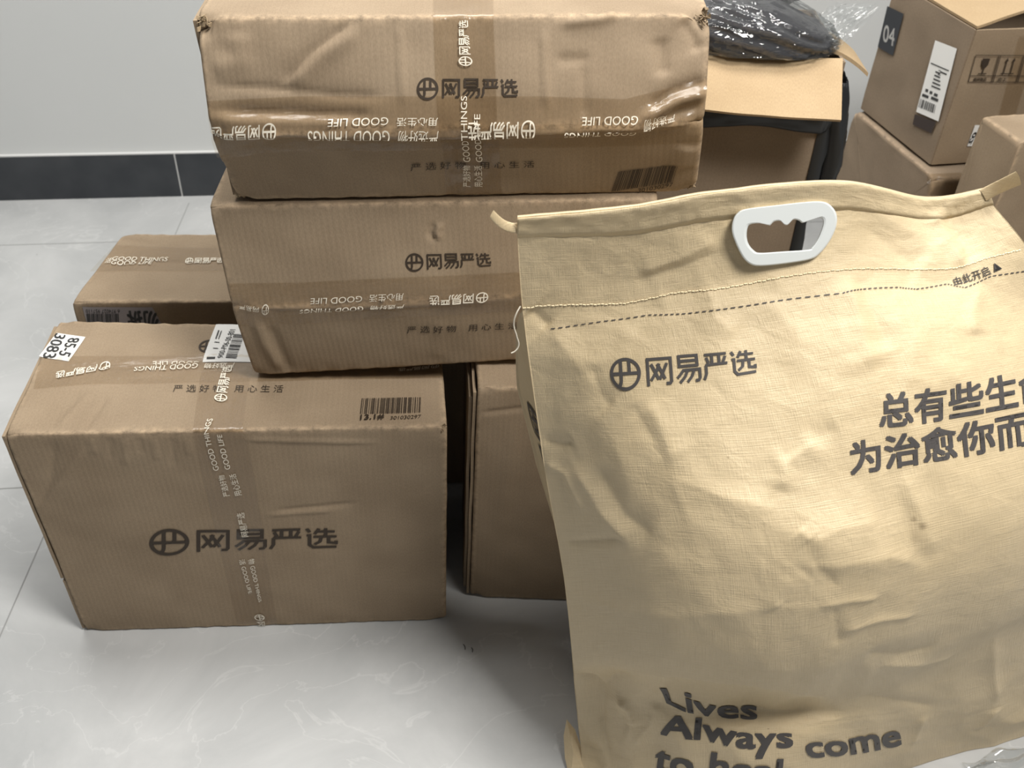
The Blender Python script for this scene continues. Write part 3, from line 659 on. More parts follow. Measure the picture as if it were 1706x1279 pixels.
# ---- B: carton behind A
B_L = [np.array([-0.655, 1.172, 0.001]), atz(118, 503, 0.395), atz(205, 388, 0.395), np.array([-0.645, 1.365, 0.001])]
B_R = [np.array([-0.01, 1.232, 0.001]), np.array([-0.01, 1.232, 0.395]), np.array([0.0, 1.42, 0.395]), np.array([0.0, 1.42, 0.001])]
Bx = Box(B_L, B_R, rad=0.005, amp=0.0010, seed=21)
TB = thing('cardboard_box', (-0.38, 1.28, 0), 'taped brown carton standing behind the 3083 carton, black label on its shaded front', 'box', CARTONS)
Bx.fold([(178, 445), (250, 432), (360, 440)], -0.003, 0.004, 'sharp'); Bx.fold([(205, 395), (260, 400)], 0.002, 0.006); Bx.commit(); Bx.build(TB)
t = strip('packing_tape', Bx, [(192, 408), (360, 414)], [(150, 452), (375, 452)], M['tape'], TB, wrinkle=0.0015)
decal('tape_print', Bx, shape_text('GOOD LIFE'), [(184, 441), (252, 441)], [(188, 435), (255, 435)], M['tapeink'], t, 0.0024)
decal('tape_print', Bx, shape_text('GOOD THINGS'), [(186, 435), (278, 434)], [(190, 429), (281, 429)], M['tapeink'], t, 0.0024)
decal('tape_print', Bx, shape_text('活'), [(174, 440), (184, 439)], [(180, 432), (189, 431)], M['tapeink'], t, 0.0024)
decal('tape_print', Bx, LOGO, [(307, 440), (372, 440)], [(310, 431), (374, 431)], M['tapeink'], t, 0.0024)
s1 = strip('black_white_label', Bx, [(137, 511), (254, 511)], [(152, 560), (282, 560)], plain('grey_label', (0.30, 0.27, 0.27), .5), TB, 0.0009, 10, 10)
decal('label_print', Bx, shape_barcode(34, 12), [(200, 560), (148, 560)], [(198, 521), (144, 521)], M['greyink'], s1, 0.0018, 6, 2)
decal('label_print', Bx, shape_text('6 974027 957110'), [(200, 514), (143, 514)], [(200, 520), (144, 520)], M['greyink'], s1, 0.0018)
decal('label_print', Bx, shape_text('勿拆', 0.03), [(262, 516), (210, 516)], [(268, 546), (216, 546)], M['greyink'], s1, 0.0018)

# ---- C: carton behind the bag
C_L = [atz(783, 995, 0.001), aty(796, 645, 0.978), np.array([-0.066, 1.20, 0.432]), np.array([-0.066, 1.20, 0.001])]
C_R = [np.array([0.46, 0.985, 0.001]), np.array([0.46, 0.990, 0.432]), np.array([0.45, 1.21, 0.432]), np.array([0.45, 1.21, 0.001])]
Cx = Box(C_L, C_R, rad=0.005, amp=0.0012, seed=31, crush=0.008)
TC = thing('cardboard_box', (0.2, 1.09, 0), 'brown carton on the floor mostly hidden behind the kraft bag, right of the 3083 carton', 'box', CARTONS)
Cx.fold([(800, 688), (880, 680)], -0.002, 0.004); Cx.fold([(860, 700), (845, 800), (825, 900)], 0.0018, 0.012); Cx.commit(); Cx.build(TC)
endflap(TC, Cx, -1, 0.02, 0.97, 0.012, 0.97, seed=8)
endflap(TC, Cx, -1, 0.05, 0.95, 0.03, 0.94, seed=9, gap=0.0065)

# ---- M: middle carton
M_L = [atz(424, 627, 0.4085), aty(385, 513, 0.984), aty(347, 343, 1.010)]
M_R = [aty(1078, 588, 1.034), aty(1085, 485, 1.015), aty(1097, 330, 1.032)]
dM = np.array([-0.02, 0.398, 0.004])
M_L += [M_L[2] + dM, M_L[0] + dM + np.array([0, 0, 0.002])]; M_R += [M_R[2] + dM, M_R[0] + dM + np.array([0, 0, 0.0])]
Mx = Box(M_L, M_R, rad=0.005, amp=0.0012, seed=41)
TM = thing('cardboard_box', (-0.1, 1.2, 0.41), 'middle brown carton of the tall stack, between the topmost one and the floor cartons', 'box', CARTONS)
Mx.fold([(735, 372), (725, 385), (733, 400)], 0.0040, 0.004); Mx.fold([(725, 372), (718, 388), (726, 402)], -0.0035, 0.004)
Mx.fold([(425, 530), (440, 570), (470, 620)], 0.0035, 0.007); Mx.fold([(448, 540), (465, 580), (485, 622)], -0.0025, 0.007)
Mx.fold([(735, 530), (728, 600)], 0.0012, 0.01); Mx.fold([(385, 513), (600, 512), (860, 499)], 0.0022, 0.0028, 'sharp')
Mx.commit(); Mx.build(TM)
t = strip('packing_tape', Mx, [(381, 472), (500, 470), (680, 461), (1085, 445)], [(398, 543), (500, 538), (680, 527), (1081, 510)], M['tape'], TM, wrinkle=0.0012)
decal('tape_print', Mx, shape_text('GOOD LIFE'), [(604, 492), (518, 496)], [(603, 502), (517, 506)], M['tapeink'], t, 0.0022)
decal('tape_print', Mx, shape_text('GOOD THINGS'), [(606, 508), (500, 512)], [(605, 514), (499, 519)], M['tapeink'], t, 0.0030)
decal('tape_print', Mx, shape_text('用心生活'), [(673, 487), (616, 490)], [(672, 499), (615, 502)], M['tapeink'], t, 0.0022)
decal('tape_print', Mx, shape_text('严选好物'), [(674, 504), (618, 507)], [(673, 509), (617, 512)], M['tapeink'], t, 0.0030)
decal('tape_print', Mx, LOGO, [(814, 485), (716, 491)], [(813, 501), (715, 506)], M['tapeink'], t, 0.0024)
decal('tape_print', Mx, RING, [(449, 505), (437, 506)], [(448, 522), (436, 523)], M['tapeink'], t, 0.0024, 5, 5)
decal('tape_print', Mx, shape_text('网易严'), [(432, 510), (398, 506)], [(431, 518), (399, 514)], M['tapeink'], t, 0.0024)
decal('printed_logo', Mx, LOGO, [(676, 453), (819, 444)], [(675, 422), (817, 420)], M['ink'], TM)
decal('printed_slogan', Mx, shape_text('严 选 好 物    用 心 生 活'), [(678, 555), (862, 548)], [(678, 543), (862, 537)], M['ink'], TM)

# ---- T: top carton
T_L = [aty(395, 334, 1.016), aty(350, 226, 0.966), aty(325, 29, 1.012)]
T_R = [aty(1160, 319, 1.048), aty(1174, 205, 1.004), aty(1186, 24, 1.050)]
dT = np.array([-0.02, 0.39, 0.010])
T_L += [T_L[2] + dT, T_L[0] + dT + np.array([0, 0, -0.004])]; T_R += [T_R[2] + dT, T_R[0] + dT + np.array([0, 0, -0.006])]
T = Box(T_L, T_R, rad=0.004, amp=0.0019, seed=51, crush=0.010)
TT = thing('cardboard_box', (-0.08, 1.25, 0.66), 'topmost brown carton of the tall stack, crumpled edges and tape across its bright front', 'box', CARTONS)
T.fold([(590, 35), (520, 85), (465, 143)], -0.0040, 0.006, 'sharp'); T.fold([(600, 45), (535, 92), (480, 150)], 0.0030, 0.010)
T.fold([(345, 142), (450, 146), (560, 158), (650, 160)], -0.0030, 0.004, 'sharp')
T.fold([(345, 184), (450, 186), (560, 190), (625, 190)], -0.0045, 0.005, 'sharp'); T.fold([(345, 200), (450, 203), (600, 205)], 0.0030, 0.008)
T.fold([(665, 35), (668, 100), (672, 180)], 0.0014, 0.004); T.fold([(905, 40), (908, 120), (912, 190)], 0.0018, 0.004)
T.fold([(970, 100), (975, 200)], -0.0014, 0.005); T.fold([(1100, 60), (1105, 130)], -0.0025, 0.008); T.fold([(925, 100), (985, 98)], -0.0016, 0.006)
T.fold([(1180, 130), (1120, 150), (1080, 180)], -0.0050, 0.005, 'sharp'); T.fold([(1180, 155), (1130, 168), (1060, 205)], 0.0050, 0.006); T.fold([(1178, 172), (1130, 186), (1080, 212)], -0.0035, 0.005)
T.fold([(1135, 30), (1155, 60), (1165, 90)], -0.0040, 0.007, 'sharp'); T.fold([(930, 40), (1000, 32), (1030, 22)], 0.0030, 0.005)
T.fold([(350, 120), (400, 100), (395, 50)], 0.0022, 0.012); T.fold([(1180, 20)], -0.012, 0.014, 'dot'); T.fold([(330, 40)], -0.008, 0.012, 'dot')
T.fold([(355, 226), (500, 224), (750, 226), (900, 220), (1050, 212), (1165, 208)], 0.0030, 0.004, 'sharp'); T.fold([(360, 270), (380, 300)], -0.003, 0.01)
T.fold([(1150, 240), (1130, 280)], 0.0025, 0.012)
T.pending = [(p, a * 1.5, w_, k_) for p, a, w_, k_ in T.pending]
T.commit(); T.build(TT)
t = strip('packing_tape', T, [(344, 168), (500, 160), (700, 160), (900, 160), (1040, 165), (1178, 130)], [(362, 262), (500, 252), (700, 248), (900, 246), (1040, 243), (1170, 235)], M['tape'], TT, wrinkle=0.0022, n=150, nw=18)
decal('tape_print', T, shape_text('GOOD LIFE'), [(648, 195), (548, 198)], [(647, 208), (547, 211)], M['tapeink'], t, 0.0030)
decal('tape_print', T, shape_text('GOOD THINGS'), [(650, 216), (514, 217)], [(649, 228), (513, 230)], M['tapeink'], t, 0.0030)
decal('tape_print', T, shape_text('用心生活'), [(730, 196), (662, 196)], [(729, 210), (661, 210)], M['tapeink'], t, 0.0030)
decal('tape_print', T, shape_text('严选好物'), [(731, 216), (664, 216)], [(730, 229), (663, 229)], M['tapeink'], t, 0.0030)
decal('tape_print', T, LOGO, [(462, 204), (352, 211)], [(461, 229), (351, 232)], M['tapeink'], t, 0.0030)
decal('tape_print', T, LOGO, [(892, 200), (780, 203)], [(891, 224), (779, 226)], M['tapeink'], t, 0.0030)
decal('tape_print', T, shape_text('GOOD LIFE'), [(1063, 193), (970, 195)], [(1061, 206), (969, 208)], M['tapeink'], t, 0.0034)
decal('tape_print', T, shape_text('GOOD THINGS'), [(1060, 212), (940, 215)], [(1058, 221), (939, 224)], M['tapeink'], t, 0.0034)
decal('tape_print', T, shape_text('严选好物'), [(1125, 190), (1072, 200)], [(1124, 202), (1071, 214)], M['tapeink'], t, 0.0034)
t = strip('packing_tape', T, [(722, -30), (722, 25), (726, 150), (738, 250), (744, 326)], [(822, -30), (822, 25), (826, 130), (832, 240), (836, 326)], M['tape'], TT, wrinkle=0.0016, n=150, nw=18, off=0.0011)
decal('tape_print', T, LOGO, [(788, 110), (782, 60), (780, 34)], [(764, 110), (764, 60), (763, 34)], M['tapeink'], t, 0.0030)
decal('tape_print', T, shape_text('GOOD LIFE'), [(804, 268), (800, 190)], [(793, 268), (790, 190)], M['tapeink'], t, 0.0030)
decal('tape_print', T, shape_text('GOOD THINGS'), [(784, 268), (778, 160)], [(772, 268), (768, 160)], M['tapeink'], t, 0.0030)
decal('tape_print', T, shape_text('用心生活'), [(804, 308), (803, 274)], [(790, 308), (790, 274)], M['tapeink'], t, 0.0030)
decal('tape_print', T, shape_text('严选好物'), [(784, 308), (783, 274)], [(771, 308), (771, 274)], M['tapeink'], t, 0.0030)
decal('printed_logo', T, LOGO, [(695, 167), (863, 162)], [(695, 129), (863, 130)], M['ink'], TT, 0.0014)
decal('printed_slogan', T, shape_text('严 选 好 物    用 心 生 活'), [(684, 283), (890, 279)], [(684, 271), (890, 268)], M['ink'], TT, 0.0014)
decal('printed_barcode', T, shape_barcode(42, 15), [(1018, 318), (1122, 300)], [(1030, 285), (1130, 271)], M['ink'], TT, 0.0014, 8, 3)
decal('printed_barcode', T, shape_text('301030297'), [(1062, 319), (1120, 308)], [(1063, 312), (1121, 301)], M['ink'], TT, 0.0014)
endflap(TT, T, -1, 0.02, 0.97, 0.015, 0.97, seed=12)
def fray(parent, c, r, seed, name='torn_corner'):
    rnd = random.Random(seed); V = []; F = []
    for k in range(22):
        o = np.array(c) + np.array([rnd.gauss(0, r * .30) for _ in range(3)]); s = r * rnd.uniform(.3, .65)
        a = np.array([rnd.gauss(0, 1) for _ in range(3)]); b = np.array([rnd.gauss(0, 1) for _ in range(3)]); a /= np.linalg.norm(a); b /= np.linalg.norm(b)
        i = len(V); V += [o, o + a * s, o + a * s * .7 + b * s * .8, o + b * s]; F.append([i, i + 1, i + 2, i + 3])
    uv = np.array([(v[0], v[2]) for v in V]); o = make(name, V, F, M['card_edge'], parent, uv, smooth=False)
    md = o.modifiers.new('th', 'SOLIDIFY'); md.thickness = 0.0008
    return o
fray(TT, T_L[2] + [0.006, 0.008, -0.006], 0.010, 3); fray(TT, T_R[2] + [-0.008, 0.004, -0.006], 0.011, 4); fray(TT, T_R[0] + [-0.008, 0.002, 0.008], 0.006, 5)
fray(TT, T_L[0] + [0.002, 0.002, 0.008], 0.006, 14)
fray(TA, A_R[1] + [-0.006, 0.005, -0.006], 0.006, 6); fray(TA, A_R[0] + [-0.008, 0.006, 0.009], 0.006, 7)

# ================================================================== OPEN BOX with black liner
DX0, DX1, DY0, DY1, DZ = 0.222, 0.478, 1.475, 1.70, 0.69
TD = thing('open_box', (0.27, 1.63, 0), 'open brown carton with black plastic liner behind the stack, front flap folded out', 'box')
c = 0.005
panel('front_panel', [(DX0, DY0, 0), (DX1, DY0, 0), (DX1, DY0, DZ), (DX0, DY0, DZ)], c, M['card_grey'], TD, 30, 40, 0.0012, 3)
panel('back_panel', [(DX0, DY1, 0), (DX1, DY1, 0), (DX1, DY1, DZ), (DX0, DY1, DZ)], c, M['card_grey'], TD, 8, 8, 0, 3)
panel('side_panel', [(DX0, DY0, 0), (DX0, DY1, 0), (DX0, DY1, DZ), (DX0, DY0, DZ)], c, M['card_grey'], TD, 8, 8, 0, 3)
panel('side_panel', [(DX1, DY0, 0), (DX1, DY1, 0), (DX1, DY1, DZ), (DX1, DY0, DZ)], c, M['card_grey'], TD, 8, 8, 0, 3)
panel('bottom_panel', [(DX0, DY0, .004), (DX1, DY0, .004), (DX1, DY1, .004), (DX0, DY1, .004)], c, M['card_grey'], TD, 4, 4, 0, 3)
fr = aty(1401, 201, 1.385); fl = aty(1150, 184, 1.392)
panel('front_flap', [(DX0 + .006, fl[1], fl[2] + .003), fr, (DX1 - 0.004, DY0, DZ + .004), (DX0 + .002, DY0, DZ + .004)], c, M['card_light'], TD, 40, 14, 0.0016, 5, bow=-0.004)
# right flap, standing out sideways and curling down
e0 = atz(1386, 88, DZ + .003); e1 = aty(1420, 101, e0[1]); e2 = aty(1445, 128, e0[1])
V = []; nn_ = 20
for k in range(nn_):
    t_ = k / (nn_ - 1); p = (1 - t_) ** 2 * e0 + 2 * t_ * (1 - t_) * e1 + t_ * t_ * e2
    for dy in (0, 0.09):
        for dz in (0, 0.006): V.append(p + np.array([0, dy, dz]))
F = []
for k in range(nn_ - 1):
    a = 4 * k
    F += [[a, a + 4, a + 5, a + 1], [a + 1, a + 5, a + 7, a + 3], [a + 3, a + 7, a + 6, a + 2], [a + 2, a + 6, a + 4, a]]
F += [[0, 1, 3, 2], [4 * nn_ - 4, 4 * nn_ - 2, 4 * nn_ - 1, 4 * nn_ - 3]]
make('side_flap', V, F, M['card_light'], TD, np.array([(v[0], v[1]) for v in V]), smooth=False)
# liner folded over the rim
nu, nv = 90, 22; U, Vv = np.meshgrid(np.linspace(0, 1, nu), np.linspace(0, 1, nv), indexing='ij')
path = [(DX0 - .008, DY0 - .008), (0.34, DY0 - .009), (DX1 - .012, DY0 - .010), (DX1 + .012, DY0 - .004), (DX1 + .016, DY0 + .03), (DX1 + .010, DY1)]
pp = interp_poly(path, U)
zt = DZ - 0.030 - 0.0 * U; side = smoothstep((U - 0.5) / 0.12)
zb = 0.582 - 0.004 * np.sin(U * 20) - side * 0.16
Z = zt * (1 - Vv) + zb * Vv
bul = 0.010 * np.sin(Vv * math.pi) * (1 + side) + side * 0.006 * gnoise(U * 30, Vv * 6, 8) + 0.002 * gnoise(U * 20, Vv * 5, 4)
X = pp[..., 0] + bul * side; Y = pp[..., 1] - bul * (1 - side * .6)
make('plastic_liner', np.stack([X, Y, Z], -1).reshape(-1, 3), gridfaces(nu, nv), M['liner'], TD).modifiers.new('t', 'SOLIDIFY').thickness = 0.001
# liner tucked down the corner
V = []; 
for k in range(16):
    z = 0.66 - 0.42 * k / 15; w_ = 0.016 - 0.006 * k / 15
    V += [(DX1 - w_, DY0 - 0.0055, z), (DX1 + 0.004 + 0.002 * math.sin(k * 2.), DY0 - 0.011, z), (DX1 + 0.010 + 0.003 * math.sin(k * 1.3), DY0 + .004, z), (DX1 + 0.006, DY0 + .05, z)]
F = [[4 * k + q, 4 * k + q + 1, 4 * k + q + 5, 4 * k + q + 4] for k in range(15) for q in range(3)]
make('plastic_liner', V, F, M['liner'], TD)

# ---- garment in a clear plastic wrap on top of it
def lump(name, c, r, m, parent, seed, nu=90, nv=60, fold=0.012, freq=3.0, infl=0.0, tail=0.0, tilt=0.0, zmin=0.697):
    th, ph = np.meshgrid(np.linspace(0, 2 * math.pi, nu), np.linspace(-math.pi / 2, math.pi / 2, nv), indexing='ij')
    cx_ = np.sign(np.cos(th)) * np.abs(np.cos(th)) ** 0.75; sy_ = np.sign(np.sin(th)) * np.abs(np.sin(th)) ** 0.75
    cp = np.abs(np.cos(ph)) ** 0.8; sp = np.sign(np.sin(ph)) * np.abs(np.sin(ph)) ** 0.8
    x = cx_ * cp; y = sy_ * cp; z = sp
    taper = 1 - 0.45 * smoothstep((x - 0.1) / 0.9)
    f = 1 + (ridged(x * freq + z * 1.6 * freq, y * freq + z * freq * .4, seed) * fold / max(r) * 2.2) + infl / max(r)
    X = c[0] + x * r[0] * f; Y = c[1] + y * r[1] * f; Z = c[2] + z * r[2] * f * taper + tilt * x
    Z = np.maximum(Z, zmin)
    f2 = gridfaces(nu, nv)
    return make(name, np.stack([X, Y, Z], -1).reshape(-1, 3), f2, m, parent)
TG = thing('folded_garment', (0.34, 1.56, 0.69), 'folded black clothing in crinkled clear plastic lying on the open carton', 'clothing')
lump('cloth', (0.340, 1.545, 0.706), (0.122, 0.082, 0.044), M['cloth'], TG, 3, fold=0.010, freq=1.7, tilt=-0.006)
lump('plastic_wrap', (0.341, 1.545, 0.709), (0.128, 0.087, 0.050), M['film'], TG, 9, fold=0.012, freq=2.8, infl=0.002, tilt=-0.006)
# loose end of the wrap, fanning up to the right
nu, nv = 40, 30; U, Vv = np.meshgrid(np.linspace(0, 1, nu), np.linspace(0, 1, nv), indexing='ij')
a0 = aty(1386, 92, 1.50); b0 = aty(1345, 45, 1.58); a1 = aty(1466, 12, 1.56); b1 = aty(1400, 10, 1.62)
P = (a0 * (1 - U[..., None]) + a1 * U[..., None]) * (1 - Vv[..., None]) + (b0 * (1 - U[..., None]) + b1 * U[..., None]) * Vv[..., None]
P = P + np.array([0, -1, .3]) * (0.016 * ridged(U * 2 + Vv * 5, Vv * 7, 5))[..., None]
make('plastic_wrap', P.reshape(-1, 3), gridfaces(nu, nv), M['film'], TG)
P2 = P + np.array([0.0, 0.02, -0.004]) + np.array([0, 1, 0]) * (0.02 * ridged(U * 5, Vv * 3, 15))[..., None]
make('plastic_wrap', P2.reshape(-1, 3), gridfaces(nu, nv), M['film'], TG)
gt = thing('black_cloth_item', (0.385, 1.68, 0.698), 'matte black cloth piece at the back rim behind the plastic-wrapped clothing', 'clothing')
lump('cloth', (0.385, 1.682, 0.735), (0.058, 0.036, 0.034), plain('slate_black_cloth', (0.018, 0.020, 0.026), .8), gt, 6, fold=0.012, freq=1.5)

# ================================================================== right hand stack: E on F, and G
cE = np.array([0.776, 1.738, 0.402]); lE = np.array([0.703, 1.981, 0.402]) - cE; rE = np.array([0.44, 0.105, 0.0]); hE = np.array([0, 0, 0.256])
class Quad(Surf):
    def __init__(s, a, ab, ad, seed=1, amp=0.0008):
        super().__init__(); s.a, s.ab, s.ad, s.seed, s.amp = np.array(a), np.array(ab), np.array(ad), seed, amp; s.sign = 1.0; s.pending = []
        n = np.cross(s.ab, s.ad); s.mean_n = n / np.linalg.norm(n)
        if s.mean_n @ (CAMP - s.a) < 0: s.sign = -1.0
        s.W = np.linalg.norm(s.ab); s.Hh = np.linalg.norm(s.ad); s.prep()
    def base(s, u, v): return s.a + np.asarray(u, float)[..., None] * s.ab + np.asarray(v, float)[..., None] * s.ad
TE = thing('open_box', (0.95, 1.9, 0.4), 'open brown carton marked 04 on top of the right stack, white shipping label', 'box')
th = 0.005
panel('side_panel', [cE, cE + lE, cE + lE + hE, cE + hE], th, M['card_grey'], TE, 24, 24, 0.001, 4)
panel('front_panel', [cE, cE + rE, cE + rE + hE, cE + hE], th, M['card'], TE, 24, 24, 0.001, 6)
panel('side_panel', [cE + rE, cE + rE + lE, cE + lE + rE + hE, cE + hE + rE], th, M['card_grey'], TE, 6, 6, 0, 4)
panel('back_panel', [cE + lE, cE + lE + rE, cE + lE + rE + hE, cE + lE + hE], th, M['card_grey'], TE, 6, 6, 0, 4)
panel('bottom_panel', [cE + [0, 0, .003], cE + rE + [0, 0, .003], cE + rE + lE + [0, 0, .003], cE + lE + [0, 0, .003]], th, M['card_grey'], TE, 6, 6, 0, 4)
k1 = cE + hE; k2 = cE + hE + lE
panel('top_flap', [k1 + [0, 0, .004], k2 + [0, 0, .004], k2 + [0.20, 0.04, 0.012], aty(1760, 0, 1.80)], th, M['card_light'], TE, 12, 12, 0.001, 4)
panel('top_flap', [k2 + [0.01, 0.01, .004], k2 + rE + [0, 0.01, .004], k2 + rE + [-.02, -.10, .03], k2 + [.03, -.10, .03]], th, M['card_light'], TE, 12, 12, 0.001, 4)
SL = Quad(cE - np.array([0.004, 0.003, 0]), lE, hE); SF = Quad(cE - np.array([0, 0.0042, 0]), rE, hE)
s1 = strip('black_number_label', SL, [(1479, 10), (1506, 23)], [(1463, 78), (1488, 93)], M['blacklabel'], TE, 0.001, 8, 8)
decal('label_print', SL, shape_text('04', 0.01), [(1471, 68), (1490, 78)], [(1475, 40), (1493, 48)], M['label'], s1, 0.0016)
s1 = strip('shipping_label', SL, [(1559, 67), (1595, 81)], [(1527, 186), (1564, 202)], M['label'], TE, 0.001, 8, 8)
decal('label_print', SL, shape_barcode(16, 4), [(1531, 178), (1558, 189)], [(1535, 164), (1561, 175)], M['greyink'], s1, 0.0016, 4, 2)
decal('label_print', SL, shape_rects([(0, 0, .36, .08), (.5, .02, .9, .1), (0, .92, 1, .95)] + [(.35, .35 + .1 * k, .35 + .5 * (1 - .12 * k), .39 + .1 * k) for k in range(5)] + [(.62, .8, .95, .84), (.1, .16, .25, .24), (.35, .15, .5, .23), (.6, .14, .8, .22)]), [(1537, 160), (1566, 172)], [(1553, 101), (1583, 114)], M['greyink'], s1, 0.0016, 3, 3)
decal('label_print', SL, shape_text('2'), [(1563, 124), (1568, 126)], [(1565, 116), (1570, 118)], M['greyink'], s1, 0.0016, 2, 2)
s1 = strip('dark_label', SL, [(1525, 190), (1560, 203)], [(1521, 207), (1552, 222)], plain('brown_black_label', (0.045, 0.032, 0.028), .5), TE, 0.001, 6, 6)
# handling marks: cells 1 wide, 1.25 high
marks = []
rects = []
x = 0
fr_l = [[(0, 0), (3.3, 0)], [(0, 1.25), (3.3, 1.25)], [(0, .3), (3.3, .3)]] + [[(q, 0), (q, 1.25)] for q in (0.0, 1.0, 1.08, 2.08, 2.16, 3.16)]
V1, F1 = strokes(fr_l, 0.03)
V2, F2 = strokes([[(.5, .62), (.5, .42)], [(.32, .40), (.68, .40)], [(1.42, .42), (1.42, 1.0)], [(1.72, .42), (1.72, 1.0)], [(1.28, .40), (1.86, .40)]], 0.045)
F2 = [[i + len(V1) for i in f] for f in F2]; Vm = V1 + V2; Fm = F1 + F2
for pts in ([(.34, 1.10), (.36, .80), (.44, .66), (.5, .62), (.56, .66), (.64, .80), (.66, 1.10)], [(1.35, .98), (1.49, .98), (1.42, 1.14)], [(1.65, .98), (1.79, .98), (1.72, 1.14)]):
    b0_ = len(Vm); Vm = Vm + [np.array(p) for p in pts]; Fm = Fm + [list(range(b0_, b0_ + len(pts)))]
sh = norm(Vm, Fm)
decal('printed_handling_marks', SF, sh, [(1612, 137), (1738, 137)], [(1625, 91), (1751, 92)], M['ink'], TE, 0.001, 10, 3)
decal('printed_handling_marks', SF, shape_text('易碎物品', 0.02), [(1620, 135), (1642, 135)], [(1622, 129), (1644, 129)], M['ink'], TE, 0.001, 3, 2)
decal('printed_handling_marks', SF, shape_text('向上', 0.02), [(1662, 135), (1676, 135)], [(1663, 129), (1677, 129)], M['ink'], TE, 0.001, 3, 2)
strip('packing_tape', SF, [(1662, 200), (1698, 60)], [(1690, 200), (1730, 60)], M['tape'], TE, 0.0008, 30, 8)
s1 = strip('small_sticker', SF, [(1624, 208), (1636, 208)], [(1611, 243), (1623, 243)], M['label'], TE, 0.001, 6, 6)
decal('label_print', SF, shape_text('02', 0.03), [(1628, 220), (1617, 240)], [(1622, 219), (1612, 239)][::1], M['greyink'], s1, 0.0016, 3, 3)
# F
cF = np.array([0.772, 1.690, 0.0]); 
F_L = [cF + [0.0, 0, 0.001], cF + [0, 0, 0.396], np.array([0.690, 1.985, 0.396]), np.array([0.690, 1.985, 0.001])]
F_R = [q + np.array([0.52, 0.125, 0]) for q in F_L]
Fx = Box(F_L, F_R, rad=0.010, amp=0.0014, seed=61, crush=0.012)
TF = thing('cardboard_box', (0.98, 1.9, 0), 'worn brown carton under the open 04 carton in the right stack', 'box')
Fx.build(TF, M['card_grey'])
strip('packing_tape', Fx, [(1520, 282), (1545, 290), (1600, 288)], [(1520, 318), (1545, 325), (1600, 322)], M['tape'], TF, wrinkle=0.003, n=40)
# G
gb = atz(1637, 193, 0.55); gf = atz(1702, 237, 0.55); rG = np.array([0.34, 0.085, 0])
g_l = [np.array([*gf[:2], 0.001]), gf, gb, np.array([*gb[:2], 0.001])]; g_r = [q + rG for q in g_l]
Gx = Box(g_l, g_r, rad=0.003, amp=0.0005, seed=71, crush=0.002)
TGb = thing('cardboard_box', (0.98, 1.6, 0), 'plain narrow brown carton standing at the right edge in front of the 04 carton', 'box')
Gx.build(TGb)

# ================================================================== BAG
rows = [
 ('z', [(972, 1300, .001), (1140, 1380, .001), (1320, 1390, .001), (1500, 1284, .001), (1700, 1230, .001), (1880, 1168, .001)]),
 ('y', [(966, 1235, .715), (1130, 1250, .640), (1320, 1246, .628), (1500, 1210, .688), (1700, 1165, .755), (1890, 1110, .85)]),
 ('y', [(957, 1145, .725), (1125, 1166, .660), (1320, 1178, .650), (1500, 1148, .668), (1700, 1080, .725), (1900, 1010, .84)]),
 ('y', [(952, 1080, .715), (1125, 1090, .622), (1320, 1118, .598), (1500, 1060, .618), (1730, 1000, .690), (1920, 930, .82)]),
 ('y', [(937, 950, .732), (1115, 950, .640), (1320, 960, .610), (1530, 920, .632), (1750, 860, .690), (1930, 790, .82)]),
 ('y', [(905, 770, .760), (1085, 780, .690), (1290, 780, .668), (1500, 740, .682), (1710, 690, .730), (1880, 640, .84)]),
 ('y', [(884, 620, .776), (1060, 620, .745), (1250, 605, .732), (1450, 575, .738), (1650, 555, .772), (1790, 530, .85)]),
 ('y', [(870, 512, .790), (1040, 504, .782), (1215, 480, .775), (1400, 450, .788), (1590, 447, .815), (1712, 412, .845)]),
 ('y', [(862, 396, .789), (1040, 393, .788), (1200, 365, .788), (1400, 348, .812), (1560, 367, .848), (1656, 342, .862)]),
 ('y', [(862, 362, .786), (1040, 346, .784), (1195, 320, .786), (1400, 303, .812), (1545, 330, .855), (1650, 314, .866)]),
]
NET = np.array([[(atz(*p) if k == 'z' else aty(*p)) for p in r] for k, r in rows])   # rows x cols x 3
NR, NC = NET.shape[:2]
def cr(p0, p1, p2, p3, t): return 0.5 * (2 * p1 + (p2 - p0) * t + (2 * p0 - 5 * p1 + 4 * p2 - p3) * t * t + (3 * p1 - p0 - 3 * p2 + p3) * t ** 3)
